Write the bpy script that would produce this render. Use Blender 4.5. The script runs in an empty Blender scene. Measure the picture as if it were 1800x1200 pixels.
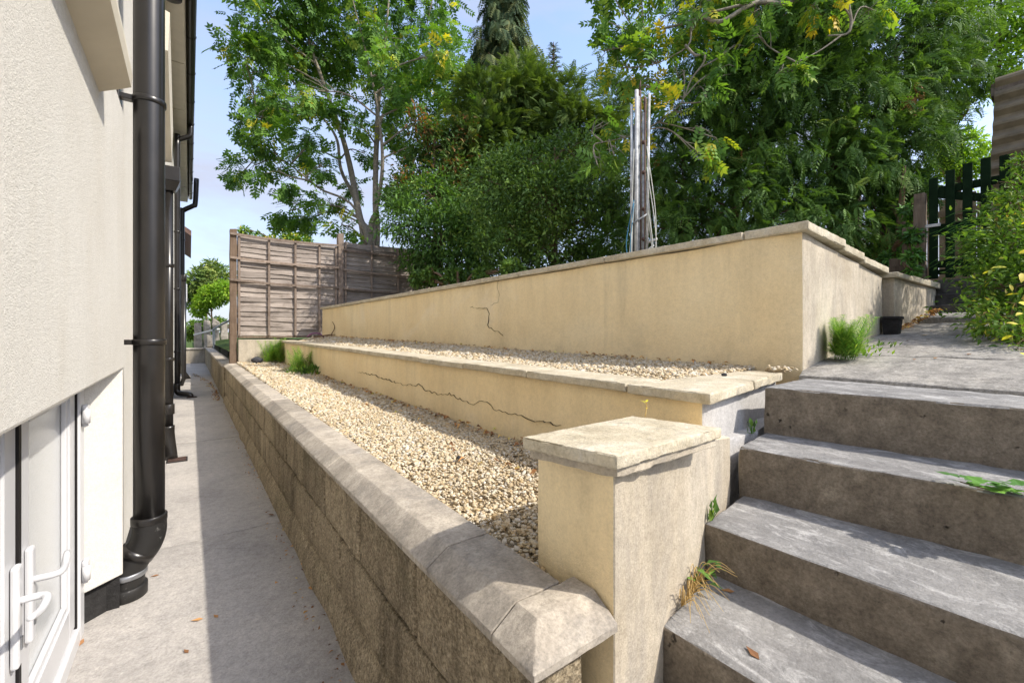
import bpy, bmesh, math, random
import numpy as np
from mathutils import Vector, noise

random.seed(7)
rng = np.random.default_rng(11)
scene = bpy.context.scene
COL = scene.collection

# ------------------------------------------------------------------ camera, sky, sun, exposure
EYE = 1.15
YAW = math.radians(36.7)
cam_data = bpy.data.cameras.new('camera')
cam_data.sensor_width = 36.0
cam_data.lens = 15.2
cam_data.shift_y = -17.0 / 1800.0
cam_data.clip_start = 0.02
cam_data.clip_end = 3000.0
cam = bpy.data.objects.new('camera', cam_data)
COL.objects.link(cam)
cam.location = (0, 0, EYE)
cam.rotation_euler = (math.radians(90), 0, -YAW)
scene.camera = cam

SUN_EL = math.radians(43.0)
SUN_X, SUN_Y = 0.62, -0.785            # horizontal direction towards the sun
world = bpy.data.worlds.new('World')
scene.world = world
world.use_nodes = True
wn, wl = world.node_tree.nodes, world.node_tree.links
wn.clear()
w_out = wn.new('ShaderNodeOutputWorld')
w_bg = wn.new('ShaderNodeBackground')
w_sky = wn.new('ShaderNodeTexSky')
w_sky.sky_type = 'NISHITA'
w_sky.sun_disc = False
w_sky.sun_elevation = SUN_EL
w_sky.sun_rotation = math.atan2(SUN_X, SUN_Y)
w_sky.air_density = 1.0
w_sky.dust_density = 1.6
w_sky.ozone_density = 2.4
w_tc = wn.new('ShaderNodeTexCoord')
w_map = wn.new('ShaderNodeMapping')
w_map.inputs['Scale'].default_value = (1.0, 1.0, 2.6)
w_noise = wn.new('ShaderNodeTexNoise')
w_noise.inputs['Scale'].default_value = 2.3
w_noise.inputs['Detail'].default_value = 7
w_noise.inputs['Roughness'].default_value = 0.55
w_noise.inputs['Distortion'].default_value = 0.3
w_ramp = wn.new('ShaderNodeValToRGB')
w_ramp.color_ramp.elements[0].position = 0.40
w_ramp.color_ramp.elements[0].color = (0.22, 0.22, 0.22, 1)
w_ramp.color_ramp.elements[1].position = 0.70
w_ramp.color_ramp.elements[1].color = (0.88, 0.88, 0.88, 1)
w_mix = wn.new('ShaderNodeMixRGB')
w_mix.inputs['Color2'].default_value = (1.6, 1.7, 2.1, 1)      # thin high cloud
wl.new(w_tc.outputs['Generated'], w_map.inputs['Vector'])
wl.new(w_map.outputs['Vector'], w_noise.inputs['Vector'])
wl.new(w_noise.outputs['Fac'], w_ramp.inputs['Fac'])
w_sep = wn.new('ShaderNodeSeparateXYZ')
w_hz = wn.new('ShaderNodeMapRange')
w_hz.inputs['From Min'].default_value = 0.0
w_hz.inputs['From Max'].default_value = 0.45
w_hz.inputs['To Min'].default_value = 0.55
w_hz.inputs['To Max'].default_value = 0.0
w_add = wn.new('ShaderNodeMath'); w_add.operation = 'ADD'; w_add.use_clamp = True
wl.new(w_tc.outputs['Generated'], w_sep.inputs['Vector'])
wl.new(w_sep.outputs['Z'], w_hz.inputs['Value'])
wl.new(w_ramp.outputs['Color'], w_add.inputs[0])
wl.new(w_hz.outputs['Result'], w_add.inputs[1])
wl.new(w_add.outputs['Value'], w_mix.inputs['Fac'])
wl.new(w_sky.outputs['Color'], w_mix.inputs['Color1'])
wl.new(w_mix.outputs['Color'], w_bg.inputs['Color'])
w_bg.inputs['Strength'].default_value = 0.15
wl.new(w_bg.outputs['Background'], w_out.inputs['Surface'])

sun_data = bpy.data.lights.new('sun', 'SUN')
sun_data.energy = 2.0
sun_data.angle = math.radians(1.0)
sun_data.color = (1.0, 0.93, 0.82)
sun = bpy.data.objects.new('sun', sun_data)
COL.objects.link(sun)
sun.rotation_euler = Vector((SUN_X * math.cos(SUN_EL), SUN_Y * math.cos(SUN_EL), math.sin(SUN_EL))).to_track_quat('Z', 'Y').to_euler()
sun.location = (6, -8, 12)

vs = scene.view_settings
vs.view_transform = 'Standard'
vs.look = 'None'
vs.gamma = 1.0
vs.use_curve_mapping = False
vs.exposure = 1.5
scene.cycles.max_bounces = 8
scene.cycles.diffuse_bounces = 4
scene.cycles.transparent_max_bounces = 8

# ------------------------------------------------------------------ object helpers
def link(name, mesh, parent=None):
    o = bpy.data.objects.new(name, mesh)
    COL.objects.link(o)
    if parent is not None:
        o.parent = parent
        o.matrix_parent_inverse = parent.matrix_world.inverted() if False else o.matrix_parent_inverse
    return o

def tag(o, label, cat, group=None):
    o['label'] = label
    o['category'] = cat
    if group:
        o['group'] = group
    return o

def thing(name, label, cat, group=None):
    return tag(link(name, None), label, cat, group)

def structure(o):
    o['kind'] = 'structure'
    return o

def stuff(o):
    o['kind'] = 'stuff'
    return o

def mats(me, m):
    for k in (m if isinstance(m, (list, tuple)) else [m]):
        me.materials.append(k)

def raw(name, verts, faces, mat, parent=None, smooth=False):
    me = bpy.data.meshes.new(name)
    me.from_pydata([tuple(v) for v in verts], [], faces)
    mats(me, mat)
    if smooth:
        me.polygons.foreach_set('use_smooth', [True] * len(me.polygons))
    me.update()
    return link(name, me, parent)

def from_bm(name, bm, mat, parent=None, smooth=False):
    me = bpy.data.meshes.new(name)
    bm.normal_update()
    bm.to_mesh(me)
    bm.free()
    mats(me, mat)
    if smooth:
        me.polygons.foreach_set('use_smooth', [True] * len(me.polygons))
        me.set_sharp_from_angle(angle=math.radians(24))
    return link(name, me, parent)

def hexa(bm, low, high):
    """solid between a low ring of 4 points and a high ring of 4 points (same winding, counter-clockwise seen from above)"""
    a = [bm.verts.new(p) for p in low]
    b = [bm.verts.new(p) for p in high]
    bm.faces.new(a[::-1])
    bm.faces.new(b)
    for i in range(4):
        j = (i + 1) % 4
        bm.faces.new((a[i], a[j], b[j], b[i]))

def cuts(bm, axis, step):
    no = Vector((0, 0, 0)); no[axis] = 1
    lo = min(v.co[axis] for v in bm.verts); hi = max(v.co[axis] for v in bm.verts)
    n = int((hi - lo) / step)
    for i in range(1, n):
        co = Vector((0, 0, 0)); co[axis] = lo + (hi - lo) * i / n
        bmesh.ops.bisect_plane(bm, geom=bm.verts[:] + bm.edges[:] + bm.faces[:], plane_co=co, plane_no=no)

def roughen(bm, amp, freq, seed=0):
    bm.normal_update()
    off = Vector((seed * 3.1, seed * 1.7, seed * 5.3))
    for v in bm.verts:
        n = noise.noise(v.co * freq + off) * 0.7 + noise.noise(v.co * freq * 3.7 + off) * 0.3
        v.co += v.normal * amp * n

def chip(bm, depth, freq, seed=0):
    """knock small chips out of the arrises"""
    bm.normal_update()
    off = Vector((seed * 2.3, seed * 4.1, seed * 0.7))
    for v in bm.verts:
        n = v.normal
        if max(abs(n.x), abs(n.y), abs(n.z)) < 0.93:
            k = noise.noise(v.co * freq + off) + 0.5 * noise.noise(v.co * freq * 2.6 + off)
            if k > 0.12:
                v.co -= n * depth * min(1.0, (k - 0.12) * 1.6)

def solid(name, low, high, mat, parent=None, bev=0.006, step=None, amp=0.0, freq=14, seed=0, seg=2, side=None, smooth=False, chips=0.0):
    """stone-like solid: bevelled, cut into pieces and slightly uneven; side=(axis, sign) gives these faces material slot 1"""
    bm = bmesh.new()
    hexa(bm, low, high)
    bm.normal_update()
    if bev:
        bmesh.ops.bevel(bm, geom=bm.edges[:], offset=bev, segments=seg, profile=0.5, affect='EDGES')
    if step:
        for ax in range(3):
            cuts(bm, ax, step)
    if amp:
        roughen(bm, amp, freq, seed)
    if chips:
        chip(bm, chips, 20, seed)
    if side:
        bm.normal_update()
        for f in bm.faces:
            if f.normal[side[0]] * side[1] > 0.75:
                f.material_index = 1
    return from_bm(name, bm, mat, parent, smooth)

def box(name, x0, x1, y0, y1, z0, z1, mat, parent=None, bev=0.0, **k):
    lo = [(x0, y0, z0), (x1, y0, z0), (x1, y1, z0), (x0, y1, z0)]
    hi = [(x0, y0, z1), (x1, y0, z1), (x1, y1, z1), (x0, y1, z1)]
    return solid(name, lo, hi, mat, parent, bev=bev, **k)

def poly_prism(name, pts, z0, z1, mat, parent=None, bev=0.0, step=None, amp=0.0, **k):
    """vertical prism over a polygon; z0, z1 may be functions of (x, y)"""
    f0 = z0 if callable(z0) else (lambda x, y: z0)
    f1 = z1 if callable(z1) else (lambda x, y: z1)
    bm = bmesh.new()
    a = [bm.verts.new((x, y, f0(x, y))) for x, y in pts]
    b = [bm.verts.new((x, y, f1(x, y))) for x, y in pts]
    bm.faces.new(a[::-1]); bm.faces.new(b)
    n = len(pts)
    for i in range(n):
        j = (i + 1) % n
        bm.faces.new((a[i], a[j], b[j], b[i]))
    if bev:
        bmesh.ops.bevel(bm, geom=bm.edges[:], offset=bev, segments=2, profile=0.5, affect='EDGES')
    if step:
        for ax in range(3):
            cuts(bm, ax, step)
    if amp:
        roughen(bm, amp, k.get('freq', 9), k.get('seed', 0))
    if k.get('chips'):
        chip(bm, k['chips'], 20, k.get('seed', 0))
    return from_bm(name, bm, mat, parent, k.get('smooth', False))

def tube_data(pts, rad, n=8, cap=True):
    """verts, faces of a tube through pts with radius rad (number or list)"""
    pts = [Vector(p) for p in pts]
    if not isinstance(rad, (list, tuple)):
        rad = [rad] * len(pts)
    V, F = [], []
    prev = None
    for i, p in enumerate(pts):
        t = (pts[min(i + 1, len(pts) - 1)] - pts[max(i - 1, 0)])
        t = t.normalized() if t.length > 1e-9 else Vector((0, 0, 1))
        if prev is None:
            u = t.orthogonal().normalized()
        else:
            u = (prev - t * prev.dot(t))
            u = u.normalized() if u.length > 1e-6 else t.orthogonal().normalized()
        prev = u
        w = t.cross(u)
        for k in range(n):
            a = 2 * math.pi * k / n
            V.append(p + (u * math.cos(a) + w * math.sin(a)) * rad[i])
    for i in range(len(pts) - 1):
        for k in range(n):
            F.append((i * n + k, i * n + (k + 1) % n, (i + 1) * n + (k + 1) % n, (i + 1) * n + k))
    if cap:
        F.append(tuple(range(n))[::-1])
        F.append(tuple((len(pts) - 1) * n + k for k in range(n)))
    return V, F

def join(parts):
    V, F = [], []
    for v, f in parts:
        o = len(V)
        V += list(v)
        F += [tuple(i + o for i in q) for q in f]
    return V, F

def tube(name, pts, rad, mat, parent=None, n=10, smooth=True):
    v, f = tube_data(pts, rad, n)
    return raw(name, v, f, mat, parent, smooth)

def curve_pts(pts, k=6):
    """Catmull-Rom through pts"""
    P = [Vector(p) for p in pts]
    P = [P[0] * 2 - P[1]] + P + [P[-1] * 2 - P[-2]]
    out = []
    for i in range(1, len(P) - 2):
        for j in range(k):
            t = j / k
            out.append(0.5 * ((2 * P[i]) + (P[i + 1] - P[i - 1]) * t + (2 * P[i - 1] - 5 * P[i] + 4 * P[i + 1] - P[i + 2]) * t * t + (3 * P[i] - P[i - 1] - 3 * P[i + 1] + P[i + 2]) * t ** 3))
    out.append(P[-2])
    return out

def scatter(name, V, F, pos, ax, nr, scale, mat, parent=None, rnd=None, smooth=False):
    """one mesh of many copies of the small template (V, F quads) at pos, pointing along ax with face normal nr"""
    V = np.asarray(V, float); F = np.asarray(F, int)
    pos = np.asarray(pos, float); N = len(pos)
    ax = np.asarray(ax, float); ax = ax / (np.linalg.norm(ax, axis=1, keepdims=True) + 1e-9)
    nr = np.asarray(nr, float); nr = nr - ax * np.sum(nr * ax, axis=1, keepdims=True)
    nr = nr / (np.linalg.norm(nr, axis=1, keepdims=True) + 1e-9)
    sd = np.cross(nr, ax)
    sc = np.broadcast_to(np.asarray(scale, float), (N,))
    P = pos[:, None, :] + sc[:, None, None] * (V[None, :, 0:1] * ax[:, None, :] + V[None, :, 1:2] * sd[:, None, :] + V[None, :, 2:3] * nr[:, None, :])
    m = len(V); k = F.shape[1]; nf = len(F)
    idx = (F[None, :, :] + (np.arange(N) * m)[:, None, None]).reshape(-1)
    me = bpy.data.meshes.new(name)
    me.vertices.add(N * m)
    me.vertices.foreach_set('co', P.reshape(-1).astype(np.float32))
    me.loops.add(N * nf * k)
    me.loops.foreach_set('vertex_index', idx.astype(np.int32))
    me.polygons.add(N * nf)
    me.polygons.foreach_set('loop_start', (np.arange(N * nf) * k).astype(np.int32))
    if smooth:
        me.polygons.foreach_set('use_smooth', np.ones(N * nf, dtype=bool))
    if rnd is None:
        rnd = rng.random(N)
    at = me.attributes.new('rnd', 'FLOAT', 'POINT')
    at.data.foreach_set('value', np.repeat(np.asarray(rnd, float), m).astype(np.float32))
    mats(me, mat)
    me.update(calc_edges=True)
    me.validate()
    return link(name, me, parent)

def at(px, py, d):
    """world point seen at this place of the 1800 x 1200 survey picture, d metres deep: used once to survey positions of plants"""
    r = (px - 900) / 760.0; u = (583 - py) / 760.0
    c, s = math.cos(YAW), math.sin(YAW)
    return Vector(((r * c + s) * d, (-r * s + c) * d, EYE + u * d))

# ------------------------------------------------------------------ materials
class Mat:
    def __init__(self, name, rough=0.9, spec=0.3):
        self.m = bpy.data.materials.new(name)
        self.m.use_nodes = True
        self.n = self.m.node_tree.nodes; self.l = self.m.node_tree.links
        self.b = self.n['Principled BSDF']
        self.b.inputs['Roughness'].default_value = rough
        self.b.inputs['Specular IOR Level'].default_value = spec
        self.geo = self.n.new('ShaderNodeNewGeometry')
        self.col = None
    def vec(self, scale=(1, 1, 1)):
        mp = self.n.new('ShaderNodeMapping')
        mp.inputs['Scale'].default_value = scale
        self.l.new(self.geo.outputs['Position'], mp.inputs['Vector'])
        return mp.outputs['Vector']
    def noise(self, scale, detail=4, rough=0.6, stretch=(1, 1, 1), dist=0.0):
        t = self.n.new('ShaderNodeTexNoise')
        t.inputs['Scale'].default_value = scale; t.inputs['Detail'].default_value = detail
        t.inputs['Roughness'].default_value = rough; t.inputs['Distortion'].default_value = dist
        self.l.new(self.vec(stretch), t.inputs['Vector'])
        return t.outputs['Fac']
    def voro(self, scale, stretch=(1, 1, 1), out='Distance'):
        t = self.n.new('ShaderNodeTexVoronoi')
        t.inputs['Scale'].default_value = scale
        self.l.new(self.vec(stretch), t.inputs['Vector'])
        return t.outputs[out]
    def ramp(self, fac, stops):
        r = self.n.new('ShaderNodeValToRGB')
        e = r.color_ramp.elements
        while len(e) < len(stops): e.new(0.5)
        for el, (p, c) in zip(e, stops):
            el.position = p
            el.color = (c[0], c[1], c[2], 1) if isinstance(c, (tuple, list)) else (c, c, c, 1)
        self.l.new(fac, r.inputs['Fac'])
        return r.outputs['Color']
    def mix(self, a, b, fac, mode='MIX'):
        m = self.n.new('ShaderNodeMixRGB'); m.blend_type = mode
        for s, v in (('Color1', a), ('Color2', b), ('Fac', fac)):
            if isinstance(v, (int, float)): m.inputs[s].default_value = v
            elif isinstance(v, (tuple, list)): m.inputs[s].default_value = (v[0], v[1], v[2], 1)
            else: self.l.new(v, m.inputs[s])
        return m.outputs['Color']
    def grain(self, c, amt=0.3, s1=42, s2=150):
        c = self.mix(c, self.ramp(self.noise(s1, 5, 0.8), [(0.34, 1 - amt), (0.5, 1.0), (0.66, 1 + amt * 0.8)]), 1.0, 'MULTIPLY')
        return self.mix(c, self.ramp(self.noise(s2, 3, 0.7), [(0.32, 1 - amt), (0.5, 1.0), (0.68, 1 + amt * 0.8)]), 1.0, 'MULTIPLY')
    def gen_z(self, stops):
        tc = self.n.new('ShaderNodeTexCoord'); sp = self.n.new('ShaderNodeSeparateXYZ')
        self.l.new(tc.outputs['Generated'], sp.inputs['Vector'])
        return self.ramp(sp.outputs['Z'], stops)
    def drips(self, c, tint, amt, stops, stretch=(14, 14, 0.7)):
        f = self.ramp(self.noise(1.0, 5, 0.7, stretch), [(0.44, 0.0), (0.66, amt)])
        return self.mix(c, tint, self.mix(f, self.gen_z(stops), 1.0, 'MULTIPLY'))
    def attr(self, name='rnd'):
        a = self.n.new('ShaderNodeAttribute'); a.attribute_name = name
        return a.outputs['Fac']
    def objrand(self):
        o = self.n.new('ShaderNodeObjectInfo')
        return o.outputs['Random']
    def color(self, c):
        if isinstance(c, (tuple, list)): self.b.inputs['Base Color'].default_value = (c[0], c[1], c[2], 1)
        else: self.l.new(c, self.b.inputs['Base Color'])
        self.col = c
        return self
    def bump(self, h, dist=0.005, strength=1.0):
        bp = self.n.new('ShaderNodeBump')
        bp.inputs['Distance'].default_value = dist; bp.inputs['Strength'].default_value = strength
        self.l.new(h, bp.inputs['Height'])
        prev = self.b.inputs['Normal'].links
        if prev: self.l.new(prev[0].from_socket, bp.inputs['Normal'])
        self.l.new(bp.outputs['Normal'], self.b.inputs['Normal'])
        return self

def flat(name, c, rough=0.6, spec=0.4, var=0.12, scale=9, bump=0.0, metal=0.0):
    m = Mat(name, rough, spec)
    n = m.noise(scale, 4)
    m.color(m.ramp(n, [(0.3, tuple(v * (1 - var) for v in c)), (0.7, tuple(min(1, v * (1 + var)) for v in c))]))
    m.b.inputs['Metallic'].default_value = metal
    if bump: m.bump(m.noise(60, 4), bump)
    return m.m

LEAF_GAIN = 1.95
def leafmat(name, stops, rough=0.45, trans=0.3, spec=0.35):
    m = Mat(name, min(0.9, rough + 0.1), spec * 0.55)
    col = m.ramp(m.attr(), [(p, tuple(min(0.7, v * LEAF_GAIN) for v in c)) for p, c in stops])
    m.color(col)
    tr = m.n.new('ShaderNodeBsdfTranslucent')
    tcol = m.mix(col, (1.35, 1.4, 0.45), 1.0, 'MULTIPLY')
    m.l.new(tcol, tr.inputs['Color'])
    mx = m.n.new('ShaderNodeMixShader'); mx.inputs['Fac'].default_value = trans
    m.l.new(m.b.outputs['BSDF'], mx.inputs[1]); m.l.new(tr.outputs['BSDF'], mx.inputs[2])
    m.l.new(mx.outputs['Shader'], m.n['Material Output'].inputs['Surface'])
    return m.m

M = {}
def make_materials():
    # cream roughcast render on the house
    m = Mat('cream_roughcast', 0.95, 0.15)
    c = m.ramp(m.noise(2.2, 5), [(0.3, (0.61, 0.585, 0.53)), (0.72, (0.66, 0.64, 0.59))])
    c = m.mix(c, (0.50, 0.45, 0.36), m.ramp(m.noise(1.6, 6, 0.65, (3, 3, 0.6)), [(0.5, 0.0), (0.8, 0.3)]))
    m.color(m.grain(c, 0.07, 60, 220))
    m.bump(m.noise(300, 3, 0.65), 0.0022); m.bump(m.noise(110, 3, 0.6), 0.0014)
    M['cream'] = m.m
    # yellow render on the terraces
    m = Mat('yellow_render', 0.95, 0.12)
    c = m.ramp(m.noise(1.6, 5, 0.55), [(0.28, (0.76, 0.60, 0.355)), (0.5, (0.81, 0.66, 0.41)), (0.75, (0.84, 0.71, 0.47))])
    c = m.drips(c, (0.45, 0.36, 0.22), 0.35, [(0.5, 0.0), (1.0, 1.0)], (5, 5, 0.6))
    c = m.drips(c, (0.46, 0.38, 0.24), 0.4, [(0.42, 1.0), (0.75, 0.0)], (3, 3, 3))
    c = m.mix(c, (0.82, 0.72, 0.56), m.ramp(m.noise(0.9, 5, 0.7, (1, 1, 1), 1.5), [(0.56, 0.0), (0.66, 0.35)]))
    c = m.mix(c, (0.33, 0.27, 0.18), m.ramp(m.noise(1.3, 6, 0.65, (4, 4, 0.35)), [(0.56, 0.0), (0.82, 0.42)]))
    c = m.mix(c, (0.30, 0.24, 0.15), m.ramp(m.noise(34, 4, 0.7), [(0.66, 0.0), (0.8, 0.3)]))
    m.color(m.grain(c, 0.07, 40, 150))
    m.bump(m.noise(150, 3, 0.7), 0.002); m.bump(m.noise(9, 3), 0.005)
    M['yellow'] = m.m
    # greyer, weathered render on the ends that face the steps
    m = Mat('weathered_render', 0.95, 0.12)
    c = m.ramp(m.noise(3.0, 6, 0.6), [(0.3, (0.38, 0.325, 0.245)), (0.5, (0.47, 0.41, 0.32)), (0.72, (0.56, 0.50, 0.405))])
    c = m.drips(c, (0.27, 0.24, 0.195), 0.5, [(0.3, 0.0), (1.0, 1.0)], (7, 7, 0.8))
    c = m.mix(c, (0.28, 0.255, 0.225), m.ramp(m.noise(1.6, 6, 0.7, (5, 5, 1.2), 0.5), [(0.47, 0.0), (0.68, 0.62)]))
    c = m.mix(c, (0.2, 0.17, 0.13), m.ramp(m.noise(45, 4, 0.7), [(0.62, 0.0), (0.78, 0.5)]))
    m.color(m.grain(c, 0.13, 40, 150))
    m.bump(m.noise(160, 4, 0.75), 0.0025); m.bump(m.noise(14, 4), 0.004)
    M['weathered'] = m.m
    # grey cement
    m = Mat('grey_cement', 0.95, 0.12)
    c = m.ramp(m.noise(6, 6, 0.65), [(0.3, (0.38, 0.37, 0.365)), (0.7, (0.52, 0.505, 0.49))])
    m.color(m.grain(c, 0.12, 30, 120)); m.bump(m.noise(60, 5, 0.7), 0.002)
    M['cement'] = m.m
    # pale buff coping slabs
    m = Mat('buff_coping', 0.92, 0.2)
    c = m.ramp(m.noise(7, 6, 0.65), [(0.28, (0.36, 0.31, 0.22)), (0.5, (0.50, 0.44, 0.325)), (0.72, (0.60, 0.55, 0.445))])
    c = m.mix(c, (0.25, 0.235, 0.21), m.ramp(m.noise(17, 6, 0.75), [(0.54, 0.0), (0.72, 0.55)]))
    c = m.mix(c, (0.66, 0.63, 0.57), m.ramp(m.noise(11, 5, 0.7, (1, 1, 1), 0.8), [(0.6, 0.0), (0.72, 0.55)]))
    m.color(m.grain(c, 0.15, 30, 130)); m.bump(m.noise(70, 5, 0.7), 0.005)
    M['coping'] = m.m
    # grey cast coping of the front wall, each piece its own tone
    m = Mat('grey_coping', 0.9, 0.2)
    c = m.ramp(m.noise(9, 6, 0.7), [(0.28, (0.30, 0.265, 0.215)), (0.5, (0.42, 0.37, 0.305)), (0.75, (0.54, 0.48, 0.395))])
    c = m.mix(c, (0.20, 0.19, 0.18), m.ramp(m.noise(5, 6, 0.75, (1, 1, 1), 0.6), [(0.47, 0.0), (0.68, 0.55)]))
    c = m.mix(c, (0.60, 0.57, 0.52), m.ramp(m.noise(26, 5, 0.75), [(0.63, 0.0), (0.74, 0.55)]))
    tone = m.ramp(m.objrand(), [(0.0, 0.66), (0.4, 0.92), (1.0, 1.18)])
    c = m.mix(c, tone, 1.0, 'MULTIPLY')
    m.color(m.grain(c, 0.2, 22, 140)); m.bump(m.noise(140, 5, 0.75), 0.0014)
    M['grey_coping'] = m.m
    # coarse aggregate blocks
    m = Mat('aggregate_block', 0.97, 0.1)
    c = m.ramp(m.noise(120, 4, 0.75), [(0.32, (0.16, 0.125, 0.08)), (0.5, (0.37, 0.30, 0.20)), (0.72, (0.56, 0.47, 0.335))])
    c = m.mix(c, (0.085, 0.068, 0.045), m.ramp(m.noise(2.4, 6, 0.7, (3.5, 3.5, 0.8)), [(0.47, 0.0), (0.68, 0.6)]))
    c = m.mix(c, (0.48, 0.43, 0.34), m.ramp(m.noise(7, 5, 0.7, (1, 1, 1), 0.5), [(0.62, 0.0), (0.75, 0.45)]))
    c = m.mix(c, (0.12, 0.12, 0.06), m.ramp(m.noise(1.8, 5, 0.6, (1, 1, 2.5)), [(0.52, 0.0), (0.75, 0.45)]))
    c = m.mix(c, m.ramp(m.objrand(), [(0.0, 0.78), (1.0, 1.15)]), 1.0, 'MULTIPLY')
    m.color(m.grain(c, 0.3, 35, 110))
    m.bump(m.noise(150, 4, 0.8), 0.009); m.bump(m.voro(90), 0.006)
    M['block'] = m.m
    m = Mat('old_mortar', 0.97, 0.1)
    m.color(m.ramp(m.noise(30, 5, 0.7), [(0.3, (0.045, 0.037, 0.027)), (0.7, (0.11, 0.092, 0.066))])); m.bump(m.noise(90, 4, 0.7), 0.006)
    M['mortar'] = m.m
    # stair treads and risers: worn pale concrete on top, weathered brown fronts with some shade mixed into the colour
    m = Mat('step_concrete', 0.88, 0.25)
    c = m.ramp(m.noise(5, 6, 0.65), [(0.28, (0.16, 0.157, 0.155)), (0.5, (0.23, 0.225, 0.218)), (0.74, (0.305, 0.295, 0.28))])
    c = m.mix(c, (0.50, 0.49, 0.475), m.ramp(m.noise(9, 6, 0.75, (1.6, 0.8, 1), 1.2), [(0.50, 0.0), (0.66, 0.7)]))
    c = m.mix(c, (0.16, 0.15, 0.145), m.ramp(m.noise(3.3, 6, 0.7, (2, 1, 1)), [(0.52, 0.0), (0.72, 0.5)]))
    m.color(m.grain(c, 0.15, 28, 130)); m.bump(m.noise(110, 5, 0.75), 0.0035); m.bump(m.noise(20, 4), 0.004)
    M['tread'] = m.m
    m = Mat('step_front_concrete', 0.95, 0.15)
    c = m.ramp(m.noise(16, 6, 0.75), [(0.3, (0.135, 0.113, 0.088)), (0.55, (0.215, 0.183, 0.145)), (0.78, (0.30, 0.26, 0.21))])
    c = m.mix(c, (0.36, 0.315, 0.25), m.ramp(m.noise(5.5, 6, 0.7, (1, 1, 1), 0.7), [(0.58, 0.0), (0.72, 0.6)]))
    c = m.mix(c, (0.035, 0.03, 0.025), m.ramp(m.noise(26, 3, 0.6), [(0.70, 0.0), (0.76, 0.8)]))
    m.color(m.grain(c, 0.17, 30, 120))
    m.bump(m.ramp(m.noise(26, 3, 0.6), [(0.69, 1.0), (0.77, 0.0)]), 0.012); m.bump(m.noise(130, 5, 0.75), 0.004)
    M['riser'] = m.m
    # path concrete
    m = Mat('path_concrete', 0.88, 0.25)
    c = m.ramp(m.noise(1.5, 6, 0.6), [(0.28, (0.34, 0.318, 0.295)), (0.5, (0.42, 0.392, 0.362)), (0.74, (0.49, 0.455, 0.412))])
    c = m.mix(c, (0.20, 0.19, 0.185), m.ramp(m.noise(3.5, 7, 0.72, (1, 0.6, 1)), [(0.50, 0.0), (0.74, 0.5)]))
    c = m.mix(c, (0.62, 0.60, 0.57), m.ramp(m.noise(24, 5, 0.7, (1, 1, 1), 0.6), [(0.66, 0.0), (0.74, 0.6)]))
    c = m.mix(c, (0.22, 0.17, 0.12), m.ramp(m.noise(60, 4, 0.75), [(0.6, 0.0), (0.75, 0.35)]))
    m.color(m.grain(c, 0.16, 26, 110)); m.bump(m.noise(80, 5, 0.7), 0.004); m.bump(m.noise(7, 4), 0.006)
    M['path'] = m.m
    m = Mat('landing_concrete', 0.9, 0.2)
    c = m.ramp(m.noise(4.0, 6, 0.65, (1, 2.5, 1)), [(0.28, (0.20, 0.188, 0.172)), (0.5, (0.29, 0.275, 0.25)), (0.74, (0.38, 0.355, 0.315))])
    c = m.mix(c, (0.13, 0.12, 0.105), m.ramp(m.noise(9, 7, 0.75), [(0.52, 0.0), (0.7, 0.55)]))
    c = m.mix(c, (0.52, 0.50, 0.46), m.ramp(m.noise(15, 5, 0.7, (1, 2, 1), 0.6), [(0.62, 0.0), (0.72, 0.55)]))
    m.color(m.grain(c, 0.3, 20, 90)); m.bump(m.noise(60, 5, 0.7), 0.006)
    M['landing'] = m.m
    # gravel
    m = Mat('golden_gravel', 0.8, 0.3)
    c = m.ramp(m.attr(), [(0.0, (0.40, 0.30, 0.18)), (0.06, (0.54, 0.42, 0.26)), (0.30, (0.62, 0.50, 0.32)), (0.45, (0.68, 0.58, 0.41)), (0.6, (0.70, 0.63, 0.49)), (0.75, (0.62, 0.45, 0.24)), (0.85, (0.74, 0.68, 0.57)), (0.95, (0.60, 0.52, 0.40)), (1.0, (0.76, 0.72, 0.64))])
    c = m.mix(c, m.ramp(m.noise(90, 4, 0.7), [(0.3, 0.66), (0.7, 0.95)]), 1.0, 'MULTIPLY')
    m.color(c); m.bump(m.noise(150, 3), 0.002)
    M['gravel'] = m.m
    m = Mat('gravel_bed', 0.97, 0.1)
    m.color(m.ramp(m.voro(55, out='Color'), [(0.2, (0.30, 0.23, 0.14)), (0.8, (0.58, 0.47, 0.31))])); m.bump(m.voro(55), 0.02)
    M['bed'] = m.m
    # plastics and metals
    m = Mat('black_plastic', 0.28, 0.5)
    m.color(m.ramp(m.noise(5, 5, 0.7), [(0.3, (0.012, 0.011, 0.010)), (0.75, (0.026, 0.023, 0.021))]))
    m.bump(m.noise(3, 2), 0.002)
    M['black'] = m.m
    m = Mat('scuffed_black_plastic', 0.5, 0.4)
    m.color(m.mix((0.018, 0.017, 0.016), (0.5, 0.49, 0.46), m.ramp(m.noise(22, 6, 0.8), [(0.62, 0.0), (0.72, 0.6)])))
    M['scuffed'] = m.m
    M['upvc'] = flat('white_upvc', (0.58, 0.58, 0.59), 0.32, 0.45, 0.03)
    m = Mat('frosted_glass', 0.16, 0.6)
    m.color(m.ramp(m.noise(2.5, 3), [(0.3, (0.55, 0.56, 0.56)), (0.7, (0.60, 0.61, 0.61))]))
    m.bump(m.noise(160, 2), 0.0006)
    M['frost'] = m.m
    M['soffit'] = flat('cream_fascia_paint', (0.60, 0.55, 0.45), 0.5, 0.3, 0.07, 6)
    M['plinth'] = flat('black_bitumen_plinth', (0.022, 0.021, 0.021), 0.8, 0.3, 0.35, 25, 0.006)
    M['gasket'] = flat('black_rubber_gasket', (0.012, 0.010, 0.010), 0.6, 0.3)
    M['white_metal'] = flat('white_powder_coated_tube', (0.46, 0.46, 0.45), 0.8, 0.12, 0.4, 14)
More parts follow.
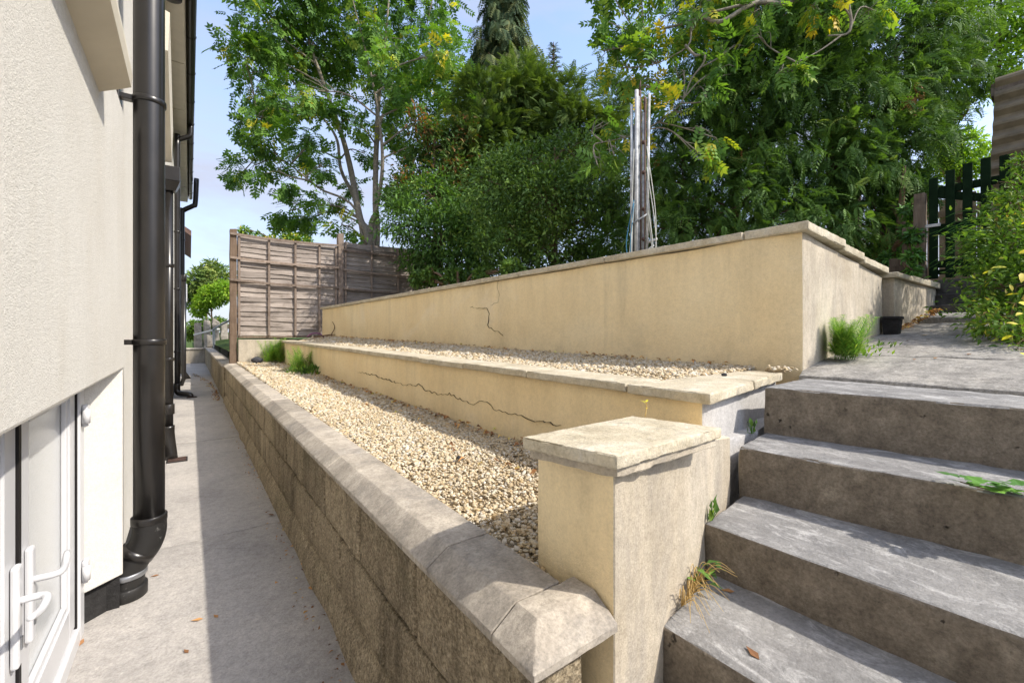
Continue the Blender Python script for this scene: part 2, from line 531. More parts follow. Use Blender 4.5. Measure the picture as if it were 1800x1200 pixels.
    M['galv'] = flat('galvanised_tube', (0.26, 0.27, 0.28), 0.8, 0.15, 0.5, 18)
    M['rust'] = flat('rusty_dark_steel', (0.09, 0.055, 0.045), 0.8, 0.3, 0.4, 20)
    M['cable_white'] = flat('pale_cable', (0.55, 0.55, 0.48), 0.5, 0.3)
    M['cable_blue'] = flat('blue_cable', (0.05, 0.20, 0.33), 0.5, 0.3)
    M['cable_pink'] = flat('purple_cable', (0.16, 0.06, 0.13), 0.5, 0.3)
    # wood
    def wood(name, lo, hi, dark, stretch):
        m = Mat(name, 0.92, 0.15)
        c = m.ramp(m.noise(4.0, 6, 0.7, stretch), [(0.3, lo), (0.7, hi)])
        c = m.mix(c, dark, m.ramp(m.noise(2.4, 6, 0.75, (1.4, 1, 3.0)), [(0.50, 0.0), (0.72, 0.65)]))
        c = m.mix(c, m.ramp(m.objrand(), [(0.0, 0.72), (1.0, 1.18)]), 1.0, 'MULTIPLY')
        m.color(c); m.bump(m.noise(9, 5, 0.7, stretch), 0.005)
        return m.m
    M['fence'] = wood('grey_weathered_board', (0.23, 0.195, 0.17), (0.43, 0.375, 0.335), (0.09, 0.068, 0.055), (1, 1, 14))
    M['batten'] = wood('weathered_batten', (0.19, 0.145, 0.115), (0.33, 0.265, 0.22), (0.11, 0.075, 0.055), (6, 6, 1.5))
    M['post'] = wood('brown_fence_post', (0.13, 0.09, 0.062), (0.21, 0.155, 0.115), (0.075, 0.05, 0.036), (14, 14, 1))
    M['pale_board'] = wood('sunlit_tone_board', (0.62, 0.46, 0.30), (0.74, 0.58, 0.41), (0.33, 0.21, 0.12), (10, 10, 1))  # lightened: sunlight on these boards is put into their colour
    M['old_board'] = wood('old_brown_board', (0.10, 0.075, 0.055), (0.20, 0.155, 0.115), (0.06, 0.045, 0.035), (8, 8, 1.2))
    M['gate'] = flat('dark_green_gate_paint', (0.009, 0.020, 0.009), 0.9, 0.05, 0.3, 12)
    M['corrugated'] = flat('brown_corrugated_sheet', (0.27, 0.215, 0.15), 0.85, 0.2, 0.3, 6)
    M['sleeper'] = flat('dark_timber_step', (0.075, 0.068, 0.062), 0.9, 0.2, 0.4, 14, 0.006)
    M['steel'] = flat('zinc_latch', (0.35, 0.36, 0.38), 0.4, 0.5, 0.2, 20, 0, 0.8)
    M['crack'] = flat('open_crack', (0.055, 0.042, 0.026), 1.0, 0.0)
    M['slate'] = flat('dark_slate_chip', (0.035, 0.036, 0.042), 0.6, 0.4, 0.3, 30)
    M['soil'] = flat('dry_soil', (0.10, 0.075, 0.05), 0.98, 0.1, 0.4, 5, 0.02)
    M['lawn'] = flat('rough_grass', (0.075, 0.115, 0.03), 0.95, 0.1, 0.4, 3, 0.02)
    M['tile'] = flat('brown_roof_tile', (0.16, 0.10, 0.08), 0.85, 0.2, 0.3, 12, 0.01)
    M['white_paint'] = flat('white_painted_wall', (0.70, 0.69, 0.66), 0.8, 0.2, 0.05)
    M['glass'] = flat('dark_window_glass', (0.02, 0.024, 0.028), 0.06, 0.6, 0.1)
    M['stone'] = flat('grey_rockery_stone', (0.33, 0.30, 0.26), 0.95, 0.15, 0.3, 8, 0.01)
    # bark and leaves
    M['ash_bark'] = flat('pale_ash_bark', (0.27, 0.235, 0.185), 0.9, 0.15, 0.35, 22, 0.006)
    M['dark_bark'] = flat('dark_conifer_bark', (0.115, 0.075, 0.05), 0.95, 0.1, 0.4, 18, 0.01)
    M['twig'] = flat('dry_twig', (0.17, 0.115, 0.075), 0.95, 0.1, 0.3, 20)
    M['ash_leaf'] = leafmat('ash_leaflet', [(0.0, (0.028, 0.060, 0.016)), (0.45, (0.055, 0.115, 0.022)), (0.85, (0.105, 0.185, 0.030)), (0.95, (0.22, 0.24, 0.035)), (1.0, (0.42, 0.30, 0.03))], 0.5, 0.38)
    M['ash_leaf_yellow'] = leafmat('turning_ash_leaflet', [(0.0, (0.040, 0.085, 0.020)), (0.5, (0.075, 0.145, 0.026)), (0.74, (0.115, 0.185, 0.03)), (0.88, (0.26, 0.25, 0.025)), (1.0, (0.38, 0.25, 0.025))], 0.5, 0.38)
    M['holly_leaf'] = leafmat('evergreen_leaf', [(0.0, (0.026, 0.054, 0.014)), (0.6, (0.068, 0.12, 0.024)), (0.9, (0.11, 0.175, 0.032)), (1.0, (0.15, 0.21, 0.045))], 0.36, 0.2, 0.5)
    M['laurel_leaf'] = leafmat('laurel_leaf', [(0.0, (0.020, 0.045, 0.012)), (0.6, (0.05, 0.10, 0.022)), (0.9, (0.085, 0.16, 0.03)), (1.0, (0.15, 0.21, 0.04))], 0.42, 0.28, 0.45)
    M['yew_leaf'] = leafmat('yew_spray', [(0.0, (0.026, 0.046, 0.014)), (0.6, (0.066, 0.105, 0.024)), (0.92, (0.115, 0.16, 0.036)), (1.0, (0.16, 0.19, 0.05))], 0.6, 0.22)
    M['cypress_leaf'] = leafmat('cypress_spray', [(0.0, (0.024, 0.052, 0.014)), (0.55, (0.055, 0.105, 0.022)), (0.88, (0.085, 0.150, 0.030)), (0.97, (0.15, 0.20, 0.06)), (0.99, (0.17, 0.21, 0.07)), (1.0, (0.25, 0.12, 0.05))], 0.6, 0.25)
    M['spruce_leaf'] = leafmat('spruce_spray', [(0.0, (0.022, 0.04, 0.02)), (0.6, (0.05, 0.075, 0.033)), (1.0, (0.12, 0.125, 0.05))], 0.65, 0.2)
    M['rust_leaf'] = leafmat('rust_leaf', [(0.0, (0.025, 0.055, 0.015)), (0.68, (0.055, 0.09, 0.022)), (0.78, (0.12, 0.07, 0.025)), (1.0, (0.24, 0.075, 0.03))], 0.6, 0.25)
    M['hedge_leaf'] = leafmat('privet_leaf', [(0.0, (0.025, 0.055, 0.010)), (0.5, (0.06, 0.115, 0.018)), (0.82, (0.105, 0.165, 0.028)), (0.92, (0.17, 0.18, 0.04)), (1.0, (0.24, 0.15, 0.05))], 0.45, 0.35)
    M['lime_leaf'] = leafmat('lime_green_leaf', [(0.0, (0.06, 0.12, 0.015)), (0.6, (0.14, 0.23, 0.025)), (1.0, (0.26, 0.32, 0.04))], 0.5, 0.4)
    M['yellow_leaf'] = leafmat('yellow_leaf', [(0.0, (0.36, 0.34, 0.03)), (0.5, (0.55, 0.44, 0.05)), (1.0, (0.48, 0.27, 0.06))], 0.5, 0.35)
    M['horsetail'] = leafmat('horsetail_green', [(0.0, (0.05, 0.12, 0.025)), (0.6, (0.12, 0.22, 0.045)), (1.0, (0.26, 0.32, 0.08))], 0.55, 0.35)
    M['dry_leaf'] = leafmat('dry_fallen_leaf', [(0.0, (0.07, 0.035, 0.02)), (0.5, (0.20, 0.10, 0.045)), (0.85, (0.35, 0.20, 0.08)), (1.0, (0.45, 0.36, 0.12))], 0.8, 0.15)
    M['straw'] = leafmat('straw_blade', [(0.0, (0.30, 0.22, 0.10)), (0.6, (0.42, 0.33, 0.16)), (1.0, (0.22, 0.27, 0.06))], 0.7, 0.25)
    M['ivy_leaf'] = leafmat('ivy_leaf', [(0.0, (0.02, 0.05, 0.014)), (0.6, (0.05, 0.12, 0.025)), (1.0, (0.12, 0.24, 0.04))], 0.35, 0.2, 0.5)
make_materials()

# ================================================================== SETTING: ground, path, landing
structure(raw('ground', [(-900, -900, -0.06), (900, -900, -0.06), (900, 900, -0.06), (-900, 900, -0.06)], [(0, 1, 2, 3)], M['lawn']))
path = structure(link('path', None))
ys = [-2.5, 0.2, 2.95, 5.6, 8.4, 11.6, 15.2, 19.6]
for i in range(len(ys) - 1):
    box('slab', -0.62, 0.47, ys[i] + 0.004, ys[i + 1] - 0.004, -0.3, 0.0 + 0.003 * (i % 2), M['path'], path, bev=0.004, step=0.12, amp=0.004, freq=3, seed=i, smooth=True)

def xm(y):      # face of the middle wall
    return 1.392 - 0.0172 * (y - 0.79)
def zm(x, y):   # top of its capping
    return 0.948 + 0.0078 * (y - 0.75)
def xt(y):      # face of the tall wall
    return 2.462 - 0.0807 * (y - 0.864)
def zt(x, y):   # top of its coping
    return 1.694 - 0.0156 * (y - 0.864)
def z_land(x):
    return float(np.interp(x, [2.2, 3.0, 4.14, 4.85, 5.3, 7.0], [0.945, 1.02, 1.14, 1.225, 1.30, 1.36]))
def z_low(x, y):
    return 0.60 + 0.006 * y - 0.028 * max(0.0, min(1.0, (x - 0.62) / 0.75))
def z_up(x, y):
    t = max(0.0, min(1.0, (x - xm(y) - 0.2) / max(0.1, xt(y) - xm(y) - 0.2)))
    return zm(x, y) - 0.018 + t * (0.012 + 0.0095 * y)

# landing at the head of the steps: three concrete bays rising to the gate
landing = structure(link('landing_path', None))
bays = [(2.27, 3.02), (3.03, 4.05), (4.06, 4.80), (4.90, 5.50)]
for i, (a, b) in enumerate(bays):
    lift = 0.0 if i < 3 else 0.035
    sk = 0.06 if i == 0 else 0.0
    lo = [(a - sk, -1.6, 0.5), (b, -1.6, 0.5), (b, 1.02, 0.5), (a, 1.02, 0.5)]
    hi = [(p[0], p[1], z_land(p[0]) + lift) for p in lo]
    if i == 0:
        lo[3] = (2.33, 0.84, 0.5); hi[3] = (2.33, 0.84, 0.945)
    solid('bay', lo, hi, M['landing'], landing, bev=0.01, step=0.07, amp=0.012, freq=5, seed=i + 3, smooth=True)

# garden soil above and behind the walls: one sheet of terrain
def z_garden(x, y):
    side = max(0.0, min(1.0, (x - 2.0) / 1.2))
    z = 1.02 + 0.38 * side + 0.03 * max(0, x - 4) + 0.012 * max(0, y - 8)
    return min(z, 4.0) + 0.05 * noise.noise(Vector((x * 0.7, y * 0.7, 0)))
gx = list(np.linspace(2.0, 6.0, 17)) + list(np.linspace(6.6, 60, 28))
gy = [1.02] + list(np.linspace(1.5, 12, 24)) + list(np.linspace(13, 80, 26))
V, F = [], []
for y in gy:
    for k, x in enumerate(gx):
        if y < 8.6:
            x = max(x, xt(y) + 0.2 + 0.01 * k)
        V.append((x, y, z_garden(x, y)))
n = len(gx)
for j in range(len(gy) - 1):
    for i in range(n - 1):
        F.append((j * n + i, j * n + i + 1, (j + 1) * n + i + 1, (j + 1) * n + i))
structure(raw('garden_soil', V, F, M['soil'], smooth=True))
# neighbouring plot beyond the fence, level with the low wall
structure(raw('neighbour_garden', [(0.66, 8.75, 0.75), (2.3, 8.75, 0.95), (2.3, 60, 1.0), (0.66, 60, 0.6)], [(0, 1, 2, 3)], M['lawn']))
# terrace ground right of the steps
structure(raw('side_garden', [(1.0, -1.62, 0.9), (1.0, -14, 0.9), (30, -14, 1.6), (30, -1.62, 1.6)], [(0, 1, 2, 3)], M['soil']))
structure(raw('lane_behind_gate', [(5.95, -6, 1.66), (40, -6, 1.9), (40, 1.0, 1.9), (5.95, 1.0, 1.66)], [(0, 1, 2, 3)], M['soil']))

structure(box('garden_bank', 5.82, 6.4, -6.0, -0.301, 0.8, 1.685, M['soil'], None, bev=0.05, step=0.3, amp=0.06, freq=2))
# ================================================================== FRONT BLOCK WALL
fw = thing('block_wall', 'long low wall of coarse brown concrete blocks with grey coping, beside the path', 'wall')
box('mortar_core', 0.477, 0.60, 0.586, 8.5, 0.0, 0.585, M['mortar'], fw)
def block_mesh(L, h, d, seed):
    bm = bmesh.new()
    hexa(bm, [(0, 0, 0), (d, 0, 0), (d, L, 0), (0, L, 0)], [(0, 0, h), (d, 0, h), (d, L, h), (0, L, h)])
    bmesh.ops.bevel(bm, geom=bm.edges[:], offset=0.007, segments=1, affect='EDGES')
    cuts(bm, 1, 0.05); cuts(bm, 2, 0.05)
    roughen(bm, 0.007, 22, seed)
    me = bpy.data.meshes.new('block')
    bm.normal_update(); bm.to_mesh(me); bm.free()
    me.materials.append(M['block'])
    me.polygons.foreach_set('use_smooth', [True] * len(me.polygons))
    return me
blocks = [block_mesh(0.449, 0.213, 0.05, s) for s in range(5)]
half = [block_mesh(0.222, 0.215, 0.05, s + 9) for s in range(2)]
heights = [0.136, 0.361]
for ci, z in enumerate(heights):
    y = 0.580 + (0.0 if ci else 0.235)
    k = 0
    if ci == 0:
        o = link('block', half[0], fw); o.location = (0.463, 0.580, z)
    while y < 8.35:
        o = link('block', blocks[(k * 3 + ci) % 5], fw)
        o.location = (0.462 + 0.005 * random.random(), y, z + random.uniform(-0.002, 0.002))
        y += 0.464; k += 1
# end blocks, the side that faces the steps
for z in heights:
    o = link('block', half[1], fw); o.location = (0.49, 0.60, z); o.rotation_euler = (0, 0, -math.pi / 2); o.scale = (1, 0.53, 1)
    o.location = (0.474, 0.622, z)
V = []
yy = np.linspace(0.58, 8.48, 100)
for y in yy:
    w = 0.012 * noise.noise(Vector((0, y * 3, 0)))
    V += [(0.44 + w, y, 0.0), (0.452 + w, y, 0.085 + w), (0.475, y, 0.13 + w)]
F = []
for i in range(99):
    for k in range(2):
        F.append((i * 3 + k, i * 3 + k + 1, i * 3 + 4 + k, i * 3 + 3 + k)[::-1])
raw('base_haunch', V, F, M['block'], fw, smooth=True)
# coping stones: chamfer along the path side, flat top; the end stone is chamfered on two sides
def coping_stone(y0, y1, seed, end=False):
    bm = bmesh.new()
    xo, xr, xi, zl, zr, zb = 0.446, 0.503, 0.618, 0.594, 0.631, 0.577
    xi = 0.656 if end else xi
    ye = y0 + (0.062 if end else 0.0)
    P = lambda x, y, z: bm.verts.new((x, y, z))
    a = [P(xo, y0, zb), P(xi, y0, zb), P(xi, y1, zb), P(xo, y1, zb)]
    b = [P(xo, y0, zl), P(xi, y0, zl if end else zr), P(xi, y1, zr), P(xo, y1, zl)]
    c0, c1 = P(xr, ye, zr), P(xr, y1, zr)
    bm.faces.new(a[::-1])
    bm.faces.new((a[0], a[1], b[1], b[0])) if end else bm.faces.new((a[0], a[1], b[1], c0, b[0]))
    bm.faces.new((a[2], a[3], b[3], c1, b[2]))
    bm.faces.new((a[3], a[0], b[0], b[3]))
    bm.faces.new((b[0], c0, c1, b[3]))
    if end:
        ci = P(xi, ye, zr)
        bm.faces.new((a[1], a[2], b[2], ci, b[1]))
        bm.faces.new((b[0], b[1], ci, c0))
        bm.faces.new((c0, ci, b[2], c1))
    else:
        bm.faces.new((a[1], a[2], b[2], b[1]))
        bm.faces.new((c0, b[1], b[2], c1))
    bmesh.ops.recalc_face_normals(bm, faces=bm.faces[:])
    bmesh.ops.bevel(bm, geom=bm.edges[:], offset=0.0016, segments=1, affect='EDGES')
    for ax in (0, 1): cuts(bm, ax, 0.02)
    roughen(bm, 0.0006, 60, seed); chip(bm, 0.0022, 40, seed)
    from_bm('coping_stone', bm, M['grey_coping'], fw, smooth=True)
edges = [0.540, 0.662, 0.935, 1.87, 2.49, 3.10, 3.72, 4.33, 4.95, 5.56, 6.18, 6.80, 7.41, 8.02, 8.56]
for i in range(len(edges) - 1):
    coping_stone(edges[i] + (0.0015 if i else 0), edges[i + 1] - 0.0015, i, end=(i == 0))

# far length of the wall beyond the fence post and the wall closing the path
fw2 = thing('block_wall', 'farther length of low grey wall beyond the fence post', 'wall')
box('body', 0.452, 0.60, 8.64, 19.6, 0.0, 0.57, M['block'], fw2, bev=0.006, step=0.4, amp=0.01)
for i in range(11):
    y = 8.62 + i
    box('coping_stone', 0.42, 0.625, y + 0.003, y + 0.997, 0.571, 0.615, M['grey_coping'], fw2, bev=0.006)
ew = thing('end_wall', 'low plain wall closing the far end of the path', 'wall')
box('body', -0.6, 0.452, 19.62, 19.8, -0.05, 0.50, M['weathered'], ew, bev=0.01, step=0.2, amp=0.01)
box('coping', -0.62, 0.452, 19.58, 19.84, 0.501, 0.56, M['grey_coping'], ew, bev=0.008)

# ================================================================== PILLAR by the steps
pl = thing('pillar', 'square yellow rendered pillar with flat stone cap at the foot of the steps', 'pillar')
foot = [(0.66, 0.553), (0.93, 0.617), (1.21, 0.679), (1.48, 0.738), (1.48, 0.83), (0.66, 0.785)]
bm = bmesh.new()
a = [bm.verts.new((x, y, 0.0)) for x, y in foot]; b = [bm.verts.new((x, y, 0.884 if x < 1.0 else float(np.interp(x, [1.0, 1.21, 1.48], [0.878, 0.83, 0.79])))) for x, y in foot]
bm.faces.new(a[::-1]); bm.faces.new(b)
for i in range(6):
    bm.faces.new((a[i], a[(i + 1) % 6], b[(i + 1) % 6], b[i]))
bmesh.ops.triangulate(bm, faces=[f for f in bm.faces if f.normal.length < 2 and len(f.verts) > 4])
bmesh.ops.bevel(bm, geom=bm.edges[:], offset=0.003, segments=1, affect='EDGES')
for ax in range(3): cuts(bm, ax, 0.03)
roughen(bm, 0.003, 20, 4)
bm.normal_update()
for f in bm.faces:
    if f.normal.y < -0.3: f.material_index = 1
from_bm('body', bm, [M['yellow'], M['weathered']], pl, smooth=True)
capq = [(0.632, 0.525), (1.150, 0.597), (1.073, 0.832), (0.596, 0.762)]
capz = [0.921, 0.891, 0.896, 0.915]
mid_ = Vector((0.86, 0.68))
inn = [mid_ + (Vector(p) - mid_) * 0.93 for p in capq]
solid('mortar_bed', [(p.x, p.y, z - 0.048) for p, z in zip(inn, capz)], [(p.x, p.y, z - 0.024) for p, z in zip(inn, capz)], M['weathered'], pl, bev=0.003, step=0.03, amp=0.008, freq=30)
solid('cap', [(p[0], p[1], z - 0.027) for p, z in zip(capq, capz)], [(p[0], p[1], z) for p, z in zip(capq, capz)], M['coping'], pl, bev=0.003, step=0.02, amp=0.0018, freq=40, chips=0.008, seed=2, smooth=True)

# ================================================================== MIDDLE WALL
mw = thing('middle_wall', 'low yellow rendered terrace wall with long crack between the two gravel beds', 'wall')
Y0, Y1 = 0.79, 8.36
pts = [(xm(Y0), Y0), (2.36, 0.945), (2.36, 1.06), (xm(1.06) + 0.18, 1.06), (xm(Y1) + 0.18, Y1), (xm(Y1), Y1)]
o = poly_prism('body', pts, 0.2, lambda x, y: zm(x, y) - 0.037, [M['yellow'], M['cement']], mw, bev=0.005, step=0.11, amp=0.009, freq=4, smooth=True)
for p in o.data.polygons:
    if p.normal.y < -0.6: p.material_index = 1
ye = [0.0]
y = 1.08
while y < 8.3:
    a, b = y, min(y + 0.605, 8.36)
    pts = [(xm(a) - 0.034, a + 0.002), (xm(a) + 0.20, a + 0.002), (xm(b) + 0.20, b - 0.002), (xm(b) - 0.034, b - 0.002)]
    dz = random.uniform(-0.003, 0.003)
    poly_prism('capping_slab', pts, lambda x, y: zm(x, y) - 0.034 + dz, lambda x, y: zm(x, y) + dz, M['coping'], mw, bev=0.004, step=0.04, amp=0.003, freq=24, chips=0.008, seed=y, smooth=True)
    y = b + (0 if b > 8.3 else 0.0)
for k, pts in enumerate(([(1.358, 0.742), (1.86, 0.828), (1.86, 1.078), (1.358, 1.078)], [(1.864, 0.829), (2.345, 0.912), (2.35, 1.078), (1.864, 1.078)])):
    poly_prism('capping_slab', pts, 0.911, 0.948, M['coping'], mw, bev=0.005, step=0.03, amp=0.003, freq=24, chips=0.01, seed=k, smooth=True)

def crack(parent, line, normal, w):
    """narrow open crack: a thin dark prism standing 1 mm proud of the render, following a jagged line"""
    pts = []
    for i in range(len(line) - 1):
        a, b = Vector(line[i]), Vector(line[i + 1])
        k = max(2, int((b - a).length / 0.025))
        for j in range(k):
            p = a.lerp(b, j / k)
            p.z += random.uniform(-0.009, 0.009); p.y += random.uniform(-0.006, 0.006)
            pts.append(p)
    pts.append(Vector(line[-1]))
    nv = Vector(normal)
    V, F = [], []
    for i, p in enumerate(pts):
        t = (pts[min(i + 1, len(pts) - 1)] - pts[max(i - 1, 0)]).normalized()
        s = t.cross(nv).normalized() * w * random.uniform(0.3, 1.4) * min(1, 0.25 + min(i, len(pts) - 1 - i) * 0.15)
        V += [p - s + nv * 0.0008, p + s + nv * 0.0008, p - s - nv * 0.02, p + s - nv * 0.02]
    for i in range(len(pts) - 1):
        q, r = i * 4, i * 4 + 4
        F += [(q, q + 1, r + 1, r), (q, r, r + 2, q + 2), (q + 1, q + 3, r + 3, r + 1)]
    raw('crack', V, F, M['crack'], parent)

def on_face(px, py, fx):
    """point of a wall face x = fx(y) on the sight line of a surveyed spot"""
    d = 3.0
    for _ in range(40):
        p = at(px, py, d)
        d *= fx(p.y) / p.x
    return at(px, py, d)
fmid = lambda y: xm(y) - 0.004
crack(mw, [on_face(*p, fmid) for p in ((628, 653), (660, 660), (690, 670), (712, 677), (735, 676), (748, 686), (775, 694), (790, 692), (812, 704), (832, 710), (842, 704), (855, 706), (872, 720), (905, 728), (940, 741), (985, 746))], (-1, -0.02, 0), 0.0009)

# low cross wall under the fence
cw = thing('cross_wall', 'short low rendered wall under the end of the wooden fence', 'wall')
box('body', 0.64, 1.255, 8.37, 8.55, 0.3, 1.02, M['weathered'], cw, bev=0.01, step=0.1, amp=0.008)

# ================================================================== TALL WALL
tw = thing('tall_wall', 'tall yellow rendered retaining wall with buff coping, behind the upper gravel bed', 'wall')
far = 8.12
pts = [(xt(0.866), 0.866), (4.13, 0.93), (4.13, 1.12), (xt(1.12) + 0.22, 1.12), (xt(far) + 0.22, far), (xt(far), far)]
def zbody(x, y):
    return (zt(x, y) if x < 2.9 and y > 0.95 else float(np.interp(x, [2.46, 4.13], [1.694, 1.60]))) - 0.042
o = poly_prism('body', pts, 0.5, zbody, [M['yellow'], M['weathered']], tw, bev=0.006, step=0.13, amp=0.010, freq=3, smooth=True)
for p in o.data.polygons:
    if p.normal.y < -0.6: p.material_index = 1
cuts_y = [1.14, 2.05, 2.95, 3.55, 4.45, 5.1, 6.0, 6.9, 7.5, 8.14]
for i in range(len(cuts_y) - 1):
    a, b = cuts_y[i], cuts_y[i + 1]
    pts = [(xt(a) - 0.03, a + 0.002), (xt(a) + 0.25, a + 0.002), (xt(b) + 0.25, b - 0.002), (xt(b) - 0.03, b - 0.002)]
    dz = random.uniform(-0.004, 0.004)
    poly_prism('coping_slab', pts, lambda x, y: zt(x, y) - 0.04 + dz, lambda x, y: zt(x, y) + dz, M['coping'], tw, bev=0.004, step=0.045, amp=0.003, freq=16, chips=0.009, seed=i, smooth=True)
for k, (pts, z) in enumerate((([(2.43, 0.832), (3.06, 0.855), (3.06, 1.137), (2.43, 1.137)], 1.697), ([(3.065, 0.862), (3.50, 0.88), (3.50, 1.137), (3.065, 1.137)], 1.669), ([(3.505, 0.878), (4.17, 0.902), (4.17, 1.137), (3.505, 1.137)], 1.641))):
    f = [0.0, 0.0, 0.0][k]
    poly_prism('coping_slab', pts, lambda x, y: z - 0.046 - 0.02 * (x - pts[0][0]), lambda x, y: z - 0.02 * (x - pts[0][0]), M['coping'], tw, bev=0.005, step=0.03, amp=0.003, freq=18, chips=0.009, seed=k, smooth=True)
ftall = lambda y: xt(y) - 0.004
crack(tw, [on_face(*p, ftall) for p in ((827, 540), (842, 541), (855, 540), (860, 552), (857, 572), (866, 580), (876, 583), (884, 590))], (-1, -0.08, 0), 0.0018)
crack(tw, [on_face(*p, ftall) for p in ((876, 489), (874, 505), (878, 518), (875, 530), (862, 537))], (-1, -0.08, 0), 0.0012)
crack(tw, [on_face(*p, ftall) for p in ((566, 590), (590, 588))], (-1, -0.08, 0), 0.002)

# small lower wall by the gate
sw = thing('gate_wall', 'low grey rendered wall with thin coping beside the gate steps', 'wall')
box('body', 4.19, 5.62, 0.875, 1.06, 0.8, 1.55, M['weathered'], sw, bev=0.006, step=0.12, amp=0.006)
for k, (a, b) in enumerate(((4.155, 4.62), (4.625, 5.1), (5.105, 5.64))):
    poly_prism('coping_slab', [(a, 0.848), (b, 0.848), (b, 1.09), (a, 1.09)], lambda x, y: 1.551, lambda x, y: 1.588 + 0.008 * k, M['coping'], sw, bev=0.005, step=0.06, amp=0.005, seed=k)

# ================================================================== STEPS
st = thing('steps', 'flight of worn grey concrete steps rising to the upper path', 'steps')
rows = [  # front x at left end, left end y, front x far right, top z
    (0.36, 0.50, 0.36, 0.150), (0.63, 0.545, 0.63, 0.300),
    (0.906, 0.618, 0.915, 0.449), (1.213, 0.682, 1.262, 0.588), (1.525, 0.733, 1.76, 0.752), (1.818, 0.775, 2.06, 0.9325)]
for i, (xl, yl, xr, z) in enumerate(rows):
    if i + 1 < len(rows):
        bl, br, zz = rows[i + 1][0] + 0.05, rows[i + 1][2] + 0.05, z - 0.24
    else:
        bl, br, zz = 2.318, 2.20, z - 0.3
    yl2 = yl + (0.045 if i < 5 else 0.03)
    lo = [(xl + (xr - xl), -1.0, zz), (br, -1.0, zz), (bl, yl2, zz), (xl, yl, zz)]
    hi = [(p[0], p[1], z) for p in lo]
    solid('step', lo, hi, [M['tread'], M['riser']], st, bev=0.007, step=0.03, amp=0.005, freq=16, chips=0.004, seed=i * 2, side=(0, -1), smooth=True)
box('infill', 1.0, 2.2, -1.0, 0.60, 0.0, 0.30, M['cement'], st)
# cement infill where the steps meet the middle wall
poly_prism('cement_fillet', [(1.47, 0.79), (1.82, 0.80), (2.2, 0.87), (2.2, 0.93), (1.40, 0.87)], 0.3, 0.755, M['cement'], st, bev=0.01, step=0.06, amp=0.02, freq=12)

# ================================================================== HOUSE
hs = thing('house', 'cream roughcast house wall with low white double doors on the left', 'house')
box('wall', -6.0, -0.25, 2.425, 14.6, 0.0, 4.80, M['cream'], hs)
box('upper_wall', -6.0, -0.25, 1.55, 2.4245, 2.061, 4.80, M['cream'], hs)
box('porch_wall', -6.0, -0.22, -3.0, 2.42, 0.996, 2.06, M['cream'], hs, bev=0.008)
box('porch_top', -6.0, -0.30, -3.0, 1.549, 2.061, 4.0, M['cream'], hs)
# fascia moulding under the porch roof
V, F = [], []
prof = [(-0.225, 1.875), (-0.205, 1.885), (-0.165, 1.905), (-0.147, 1.915), (-0.143, 1.95), (-0.16, 2.06), (-0.19, 2.22), (-0.225, 2.24)]
for y in (-3.0, 1.80):
    V += [(x, y, z) for x, z in prof]
m_ = len(prof)
F = [(i, i + 1, m_ + i + 1, m_ + i) for i in range(m_ - 1)] + [tuple(range(m_)), tuple(range(2 * m_ - 1, m_ - 1, -1))]
raw('fascia', V, F, M['soffit'], hs)
# lean-to edge farther along, above the hopper
V = []
for y, zz in ((4.15, 3.25), (4.95, 2.66)):
    V += [(-0.25, y, zz), (-0.13, y, zz + 0.01), (-0.12, y, zz + 0.30), (-0.25, y, zz + 0.34)]
raw('fascia', V, [(0, 1, 5, 4), (1, 2, 6, 5), (2, 3, 7, 6), (3, 0, 4, 7), (3, 2, 1, 0), (4, 5, 6, 7)], M['soffit'], hs)
# splayed reveal right of the doors, with dark plinth
poly_prism('reveal', [(-0.336, 2.318), (-0.222, 2.418), (-0.70, 2.418), (-0.70, 2.318)], 0.14, 0.996, M['cream'], hs, bev=0.004)
poly_prism('plinth', [(-0.36, 2.345), (-0.275, 2.42), (-0.70, 2.42), (-0.70, 2.345)], 0.0, 0.14, M['plinth'], hs)
box('recess_wall', -0.72, -0.42, -3.0, 2.317, 0.0, 0.996, M['cream'], hs)
box('plinth', -6.0, -0.235, 2.4215, 14.58, 0.0, 0.13, M['plinth'], hs)
